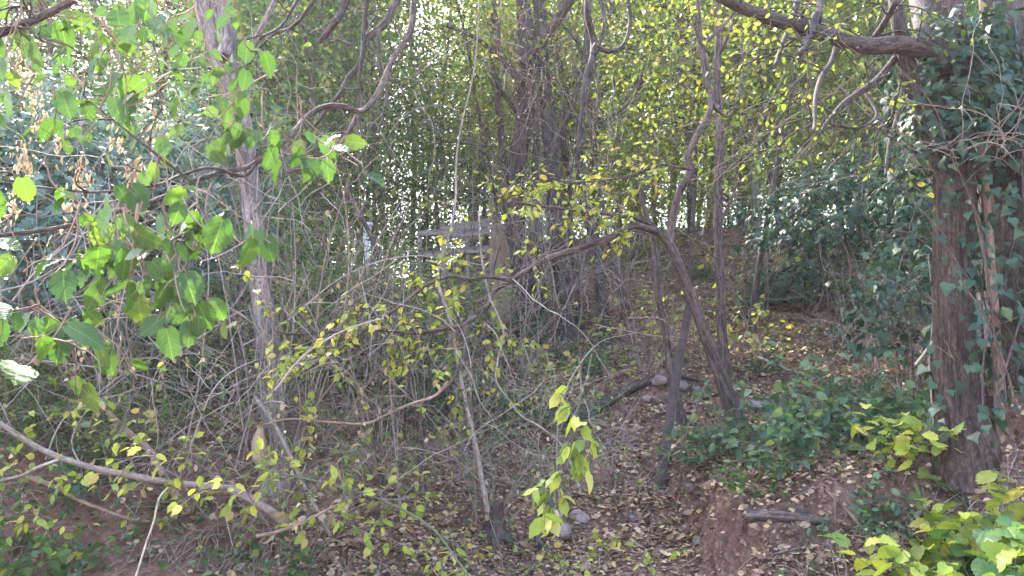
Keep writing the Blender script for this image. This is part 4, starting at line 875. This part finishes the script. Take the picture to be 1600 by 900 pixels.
# ------------------------------------------------------------------ fallen branches, canes, sticks
def stick(name, label, pts, D0, D1, w0, w1, mat, cat="branch", group=None, twn=0, tl=.3, sides=10, leafm=None, lsz=.05, jit=.03, ridge=.05, drop=.03):
    b = at(pts[0][0], pts[0][1], D0); q = hero(pts, D0, D1, None, jit, 7) - b; tb = Tubes(); tb.add(q, wpx([w0, w1], (D0 + D1) / 2), sides, ridge)
    if twn == 0: o = tb.build(name, mat); o.location = b; return tag(o, label, cat, group)
    e = empty(name, b, label, cat, group); tb.build("cane", mat, e); tb = Tubes(); lv = Leaves(MID)
    branch_out(tb, lv if leafm else None, q, .006, twn, tl, .08, lsz, sub=2, drop=drop)
    tb.build("twigs", mat, e)
    if leafm: lv.build("foliage", leafm, e)
    return e
stick("fallen_branch", "long smooth grey-brown fallen branch sloping across the lower left bank", [(-40, 640), (0, 662), (60, 700), (130, 727), (200, 742), (270, 755), (330, 760), (358, 764), (400, 785), (455, 822)], 4.9, 5.1, 7, 14, B_twig, twn=9, ridge=.13)
stick("fallen_branch", "thin pale branch forking off left of the long fallen branch", [(-20, 755), (30, 744), (60, 730), (92, 718)], 4.8, 4.9, 4, 5, B_pale)
stick("fallen_branch", "short brown branch lying beneath the long fallen branch", [(40, 745), (85, 760), (120, 780), (150, 792), (200, 810), (235, 815)], 4.9, 5.2, 7, 4, B_tan, twn=2)
stick("fallen_branch", "broken brown branch leaning up behind the long fallen branch", [(130, 600), (165, 640), (200, 675), (235, 705), (265, 760), (300, 800)], 5.6, 5.3, 8, 12, B_tan)
stick("dead_stick", "straight grey dead stick leaning down right of the leaning trunk", [(398, 620), (430, 665), (455, 715), (478, 765), (500, 805), (517, 838)], 5.5, 5.0, 7, 6, B_twig, twn=2, tl=.2)
stick("dead_stick", "thin pale stick rising from the bottom edge left of the leaning trunk", [(212, 902), (228, 850), (240, 815), (248, 780), (262, 762)], 4.6, 4.8, 3, 3, B_straw)
stick("green_cane", "long arching green bramble cane from the leaning trunk down to the bottom edge", [(395, 730), (450, 742), (520, 758), (580, 775), (640, 802), (680, 830), (705, 862), (735, 905)], 5.0, 4.5, 3, 3.5, B_green, "bramble")
stick("leaning_sapling", "leaning pale grey stem crossing the middle from above the arching limb to the litter", [(762, 800), (752, 745), (742, 690), (728, 630), (712, 550), (706, 510), (692, 465), (685, 440), (690, 400), (704, 360), (712, 310), (713, 255), (720, 200), (742, 100), (750, -30)], 5.4, 6.2, 7.5, 2, B_twig, "sapling", twn=8, tl=.3, leafm=L_yel)
stick("leaning_sapling", "thin pale crooked stem just right of the leaning pale stem", [(905, 760), (880, 700), (845, 668), (815, 650), (795, 625), (775, 595), (778, 560), (787, 520), (772, 480), (764, 462), (752, 400), (748, 330)], 5.3, 6.1, 4, 3, B_twig, "sapling", twn=6, tl=.3, leafm=L_yel)
stick("slanting_sapling", "slanting grey stem rising from the undergrowth left of the broken fence", [(628, 600), (625, 520), (612, 470), (595, 410), (580, 370), (565, 340), (550, 310), (540, 280)], 8.0, 8.2, 9, 7, B_brown, "sapling", twn=5, tl=.4)
stick("bare_sapling", "slim brown sapling standing in the lower centre with a yellow lichen spot", [(660, 805), (660, 760), (657, 690), (650, 640), (640, 590), (642, 520)], 5.6, 5.7, 11, 6, B_brown, "sapling", twn=6, tl=.3)
stick("bare_sapling", "thin brown sapling left of the one with the lichen spot", [(597, 780), (592, 720), (586, 680), (578, 640), (565, 600)], 5.7, 5.8, 8, 5, B_brown, "sapling", twn=4, tl=.3)
stick("bare_sapling", "thin pale sapling between the two brown ones in the lower centre", [(628, 815), (622, 760), (618, 700), (612, 640), (606, 560)], 5.5, 5.6, 5, 3, B_twig, "sapling", twn=4, tl=.3)
stick("reddish_runner", "thin reddish runner arching along below the long limb", [(700, 596), (680, 618), (640, 632), (600, 650), (570, 662), (520, 660), (450, 655), (400, 668)], 5.2, 5.2, 5, 3, B_tan, "branch", twn=5, tl=.25, leafm=L_yel)
stick("dry_branch", "thin dry branch with shrivelled leaves along the bottom left of centre", [(400, 838), (430, 832), (460, 822), (490, 808), (520, 792), (548, 785)], 4.7, 4.7, 6, 3, B_tan, twn=4, tl=.15, leafm=L_dry)
stick("yellow_sprig", "drooping sprig of bright yellow leaves before the leaf-filled gully", [(905, 560), (908, 610), (900, 650), (892, 675), (905, 690)], 4.4, 4.3, 3, 2, B_green, "branch", twn=8, tl=.22, leafm=L_lime2, lsz=.105, drop=.15)
stick("yellow_sprig", "yellow sprig with hanging leaves above the stump", [(850, 700), (862, 740), (862, 770), (850, 790)], 4.3, 4.2, 3, 2, B_green, "branch", twn=7, tl=.22, leafm=L_lime2, lsz=.105, drop=.15)
stick("yellow_sprig", "pair of yellow leaf sprays on the thin arching cane left of centre", [(430, 610), (470, 560), (520, 525), (570, 505), (600, 498)], 4.6, 4.6, 4, 2, B_pale, "branch", twn=6, tl=.16, leafm=L_yel, lsz=.06)
for i, (lab, p) in enumerate([("bleached bare cane looping left of the leaning trunk", [(20, 470), (60, 420), (120, 372), (200, 330), (290, 300)]), ("bleached cane crossing the ivy bank low down", [(0, 455), (50, 440), (110, 400), (150, 330), (230, 250)]),
   ("white dead cane curving over the fallen branch", [(125, 725), (112, 690), (130, 650), (170, 600), (240, 560), (320, 520)]), ("white dead cane dropping to the fallen branch from the upper left", [(71, 718), (90, 670), (118, 640), (200, 612), (260, 590)]),
   ("pale cane arching across the front of the leaning trunk", [(300, 690), (340, 600), (410, 560), (480, 560), (560, 600)]), ("long pale cane running along the undergrowth to the left", [(20, 560), (120, 570), (230, 590), (330, 640), (420, 700)]),
   ("pale cane rising steeply left of the leaning trunk", [(290, 700), (310, 600), (322, 500), (326, 420), (318, 350)]), ("pale cane sweeping from the leaning trunk to the arching limb", [(380, 540), (450, 500), (540, 430), (640, 400), (760, 415)]),
   ("fine cane hanging in front of the saplings", [(560, 420), (580, 520), (570, 620), (590, 700)]), ("bent thin straw arching over the gully", [(880, 830), (870, 720), (880, 620), (930, 540), (990, 520)])]):
    Dd = 5.0 + .12 * i; stick("dead_cane", lab, p, Dd, Dd + .4, 3.0, 1.2, B_pale, "cane", "bleached dead canes over the undergrowth", twn=3, tl=.3, sides=5, jit=.08)
for lab, p, w0 in (("straw-coloured stem hanging beside the ivy-clad trunk, nearest its foot", [(1500, 20), (1470, 80), (1462, 95)], 3), ("pale bent grass stem reaching in from the right edge", [(1620, 640), (1570, 628), (1510, 624)], 3),
   ("arching straw stem before the right edge trunk", [(1620, 600), (1590, 560), (1560, 540), (1530, 462)], 4), ("long pale hanging vine left of the ivy-clad trunk", [(1462, 700), (1455, 620), (1452, 560), (1458, 480), (1450, 400)], 2),
   ("straw stem slanting across the slope left of the ivy-clad trunk", [(1430, 570), (1460, 530), (1500, 470)], 4)):
    stick("dry_straw", lab, p, 5.2, 5.4, w0, w0 * .7, B_straw, "stem", sides=5)

def log(name, label, pts, w0, w1, mat, cat="log", lift=.5, sides=18):
    P = np.array([gp(*p) for p in pts]); r0 = w0 / 2 / F * P[0][1]; P[:, 2] += r0 * lift; b = P[0].copy(); tb = Tubes()
    tb.add(catmull(P - b, 6), wpx([w0, w1], P[0][1]), sides, .14, (3, 5, 8)); o = tb.build(name, mat); o.location = b; return tag(o, label, cat)
log("fallen_log", "dark mossy log lying across the slope above the gully", [(885, 668), (930, 645), (975, 620), (1015, 600)], 26, 12, B_dark)
log("fallen_log", "short grey log half buried in the right bank", [(1165, 812), (1210, 812), (1262, 816), (1292, 822)], 22, 18, B_brown)
log("dead_root", "dark root snaking up from the foot of the rusty pole", [(1035, 735), (1055, 718), (1085, 703), (1112, 690), (1140, 672)], 9, 13, B_dark, "root")
log("dead_root", "dark root parallel to and below the one at the pole", [(1010, 775), (1020, 740), (1030, 712), (1040, 690)], 6, 5, B_dark, "root")
log("dead_branch", "crooked dead branch across the rubble behind the rusty pole", [(960, 622), (1000, 600), (1050, 590), (1105, 604)], 7, 5, B_dark, "branch", 1.5, 8)
log("dead_branch", "long thin dead branch lying down the open litter slope", [(1180, 560), (1240, 585), (1300, 600), (1350, 625)], 5, 3, B_twig, "branch", 1.5, 8)
log("dead_branch", "thin dead branch slanting on the litter left of the pole's foot", [(945, 690), (960, 730), (955, 770)], 6, 4, B_brown, "branch", 1.2, 8)
log("dead_branch", "broken stick on the litter near the bottom edge of the path", [(1015, 800), (1020, 840), (1010, 870)], 4, 3, B_brown, "branch", 1.2, 8)
log("dead_branch", "pale dead branch slanting through the right-hand low plants", [(1290, 775), (1330, 815), (1365, 860)], 5, 6, B_tan, "branch", 4, 8)
log("fallen_log", "dark log on the upper slope behind the forked tree", [(1070, 492), (1110, 492), (1160, 497), (1200, 500)], 13, 9, B_dark)
log("fallen_branch", "thin branch lying by the bottom edge left of the path", [(835, 835), (850, 860), (880, 885), (900, 899)], 10, 7, B_dark, "branch")
log("fallen_log", "dark log along the crest left of the black blobs", [(1165, 372), (1200, 376), (1235, 380)], 12, 10, B_dark)

# stump on the left bank of the gully
b = gp(772, 842); e = empty("tree_stump", b, "dark rotten stump with splayed roots on the gully's left bank", "stump"); tb = Tubes()
P = np.array([[0, 0, -.1], [0, 0, .02], [.01, 0, .10], [.0, .01, .2], [.015, 0, .27]]); tb.add(catmull(P, 4), [.11, .09, .065, .06, .055], 20, .22, (3, 5, 9)); tb.build("stump_body", B_brown, e); tb = Tubes()
for k in range(7):
    a = k * .9 + rng.random() * .4; tb.add(catmull(np.array([[0, 0, .1], [math.cos(a) * .09, math.sin(a) * .09, .03], [math.cos(a) * .2, math.sin(a) * .2 , -.03], [math.cos(a) * .32, math.sin(a) * .32 , -.10]]), 4), [.04, .02, .01], 8, .1)
tb.build("root", B_dark, e)

# dead roots hanging out of the cut bank
def roots(label, px, py, D, w_, n, L, name="root_fringe"):
    b = at(px, py, D); tb = Tubes()
    b[2] = Hs(b[0], b[1]) + .05
    for k in range(n):
        x0 = rng.uniform(-1, 1) * w_; y0 = -.02 - rng.random() * .12; z0 = Hs(b[0] + x0, b[1] + y0) - b[2] + .02
        tb.add(walk((x0, y0, z0), (rng.normal(0, .4), -.9, .25), L * rng.uniform(.4, 1.2), 9, .2, .22), [.004, .0015], 4)
    o = tb.build(name, B_twig); o.location = b; return tag(o, label, "roots")
roots("hanging fine roots on the cut bank under the short log", 1230, 800, 5.1, .7, 45, .5)
roots("hanging fine roots under the low plants over the red bank", 220, 800, 5.2, .9, 45, .45)
roots("hanging fine roots on the pale bank below the leaning trunk", 470, 800, 5.3, .8, 60, .5)
roots("hanging fine roots on the bare mound at the right edge", 1560, 740, 5.0, .4, 35, .5)

# ------------------------------------------------------------------ stones
def rock(label, px, py, s_, sq=.65, group="stones on the slope", seed=0):
    b = gp(px, py); n1, n2 = 10, 16; V = []
    u = np.linspace(0, math.pi, n1 + 1); v = np.linspace(0, 2 * math.pi, n2, endpoint=False); r_ = np.random.default_rng(seed + 100)
    pl = nrm(r_.normal(0, 1, (9, 3))); dd = r_.uniform(.62, .9, 9)
    for a in u:
        for c_ in v:
            d = np.array([math.sin(a) * math.cos(c_), math.sin(a) * math.sin(c_), math.cos(a)]); t = 1.0
            for q_, k_ in zip(pl, dd):
                f = d.dot(q_)
                if f > k_: t = min(t, k_ / f)
            V.append(d * t * s_ * [1, .8, sq] + [0, 0, s_ * sq * .35])
    Q = [(i * n2 + j, i * n2 + (j + 1) % n2, (i + 1) * n2 + (j + 1) % n2, (i + 1) * n2 + j) for i in range(n1) for j in range(n2)]
    o = build("stone", V, Q, STONE, smooth=False); o.location = b; o.rotation_euler = (0, 0, r_.uniform(0, 6)); return tag(o, label, "stone", group)
for i, (lab, px, py, s_) in enumerate([
 ("pinkish stone lying in the middle of the leaf-filled path", 988, 812, .065), ("brown stone just below the pinkish one", 992, 826, .05), ("reddish stone at the very bottom edge left of the path", 918, 888, .06),
 ("grey block among the rubble left of the rusty pole", 1030, 600, .12), ("flat stone on top of the rubble behind the rusty pole", 1060, 606, .11), ("broken reddish stone under the rubble left of the pole", 1012, 625, .07), ("thin slab leaning in the rubble right of the pole", 1088, 612, .09),
 ("small grey stone at the scarp's upper edge", 975, 640, .05), ("dark stone low on the bare scarp", 1005, 655, .045), ("grey-brown stone tucked behind the thin bare stem", 1075, 640, .06), ("lowest stone below the rubble", 1020, 645, .04),
 ("brown clod on the ledge right of the pole's foot", 1080, 765, .07), ("pale clod on the ledge beneath the roots", 1120, 750, .05), ("stone at the gully's left edge near the lemon leaves", 925, 760, .05), ("pebble high in the gully", 960, 725, .035), ("dark stone at the left end of the rubble above the gully", 995, 605, .07),
 ("small stone in the middle of the bare dirt above the gully", 995, 672, .06), ("second small stone on the bare dirt, lower and left", 975, 690, .05), ("pale rock in the undergrowth right of the tangled trunks", 955, 552, .13),
 ("mossy boulder at the lower end of the dark log", 912, 655, .16), ("grey flat boulder showing left of the pale post", 540, 442, .45), ("stone half buried right of the forked tree's foot", 1180, 640, .12),
 ("small stone on the litter at the bottom right of the path", 1090, 850, .045), ("dark stone at the edge of the cut bank", 880, 835, .10), ("brown stone right of the stump", 905, 812, .09), ("stone on the pale soil at bottom centre left", 560, 850, .05)]):
    rock(lab, px, py, s_, seed=i)

# ------------------------------------------------------------------ broken fence, boards, pale post, dark blobs on the crest
def box(V, Q, c0, sx_, sy_, sz_, ax=None, bow=0):
    n = len(V); ax = np.eye(3) if ax is None else ax
    for dx in (-1, 1):
        for dy in (-1, 1):
            for dz in (-1, 1): V.append(np.array(c0) + ax[0] * dx * sx_ / 2 + ax[1] * dy * sy_ / 2 + ax[2] * dz * sz_ / 2)
    Q += [(n, n + 1, n + 3, n + 2), (n + 4, n + 6, n + 7, n + 5), (n, n + 4, n + 5, n + 1), (n + 2, n + 3, n + 7, n + 6), (n, n + 2, n + 6, n + 4), (n + 1, n + 5, n + 7, n + 3)]
def boxobj(name, c0, s_, mat, parent=None, rot=(0, 0, 0), uvs=True):
    V, Q = [], []; box(V, Q, (0, 0, 0), *s_); V = np.array(V); Q = np.array(Q)
    uv = (V[Q.ravel()][:, [2, 0]] if s_[0] > s_[2] else V[Q.ravel()][:, [0, 2]]) + V[Q.ravel()][:, [1, 1]]
    o = build(name, V, Q, mat, parent, uv=uv, smooth=False); o.location = c0; o.rotation_euler = rot
    bv = o.modifiers.new("bevel", 'BEVEL'); bv.width = min(s_) * .12; bv.segments = 2; return o
DF = 11.8
b = at(728, 402, DF); b[2] = Hs(b[0], b[1]); e = empty("wooden_fence", b, "broken grey plank fence standing on the ridge left of the tangled trunks", "fence")
def fl(px, py): return at(px, py, DF) - b
pxm = DF / F
for (p0, p1, h) in (((690, 360), (766, 348), 11), ((692, 371), (766, 361), 9), ((655, 366), (700, 362), 8), ((700, 394), (772, 389), 9), ((650, 398), (694, 396), 7)):
    a_, c_ = fl(*p0), fl(*p1); m_ = (a_ + c_) / 2; L_ = np.linalg.norm(c_ - a_); boxobj("plank", m_ + [0, -.04 + .01 * rng.random(), 0], (L_, .025, h * pxm * 1.15), B_board, e, (0, -math.atan2(c_[2] - a_[2], c_[0] - a_[0]), 0))
for px in (657, 694, 731, 768):
    t_ = fl(px, 346 if px > 680 else 362); z0 = Hs(b[0] + t_[0], b[1] + .03) - b[2] - .2; boxobj("post", (t_[0], .03, (t_[2] + z0) / 2), (.07, .07, t_[2] - z0), B_board, e, (rng.normal(0, .02), rng.normal(0, .03), 0))
b3 = at(783, 385, DF - .3); g0 = Hs(b3[0], b3[1]); t3 = at(783, 348, DF - .3)[2]
e = empty("board_panel", (b3[0], b3[1], g0), "tan upright board propped between the fence and the tangled trunks", "board")
boxobj("panel", (0, 0, (t3 - g0) / 2), (.29, .025, t3 - g0 - .02), B_panel, e); boxobj("batten", (0, -.03, t3 - g0 - .08), (.33, .03, .05), B_board, e)
bp = gp(566, 446); bp = np.array([(566 - 800) / F * 10.2, 10.2, 0]); bp[2] = Hs(bp[0], bp[1]); tp = at(566, 352, 10.2)[2] - bp[2]
e = empty("pale_post", bp, "flaking white post standing in the bushes left of the broken fence", "post")
boxobj("shaft", (0, 0, tp / 2 - .1), (.105, .105, tp + .2), M_white, e, (.02, .03, .3)); boxobj("cap", (.03, -.02, tp + .01), (.13, .13, .035), M_white, e, (.02, .03, .3))

def blob(label, px, py, s_, mat, seed):  # near-black crumpled rounded form set on the ground
    b = gp(px, py); r_ = np.random.default_rng(seed); n1, n2 = 14, 22; V = []
    for i in range(n1 + 1):
        a = math.pi * i / n1
        for j in range(n2):
            c_ = 2 * math.pi * j / n2; k_ = 1 + .12 * math.sin(5 * c_ + seed) * math.sin(a * 2) + .08 * math.sin(9 * c_ + 3 * a)
            V.append(np.array([math.sin(a) * math.cos(c_) * k_, math.sin(a) * math.sin(c_) * k_ * .8, math.cos(a) * .75 + (.35 if i == 0 else 0)]) * s_ + [0, 0, s_ * .6])
    Q = [(i * n2 + j, i * n2 + (j + 1) % n2, (i + 1) * n2 + (j + 1) % n2, (i + 1) * n2 + j) for i in range(n1) for j in range(n2)]
    o = build("dark_blob", V, Q, mat); o.location = b; return tag(o, label, "blob", "dark blobs on the crest")
blob("larger crumpled black bag lying at the crest above the ivy hummock", 1272, 380, .20, M_black, 3)
blob("smaller black bag just right of the larger one at the crest", 1298, 388, .14, M_black, 5)
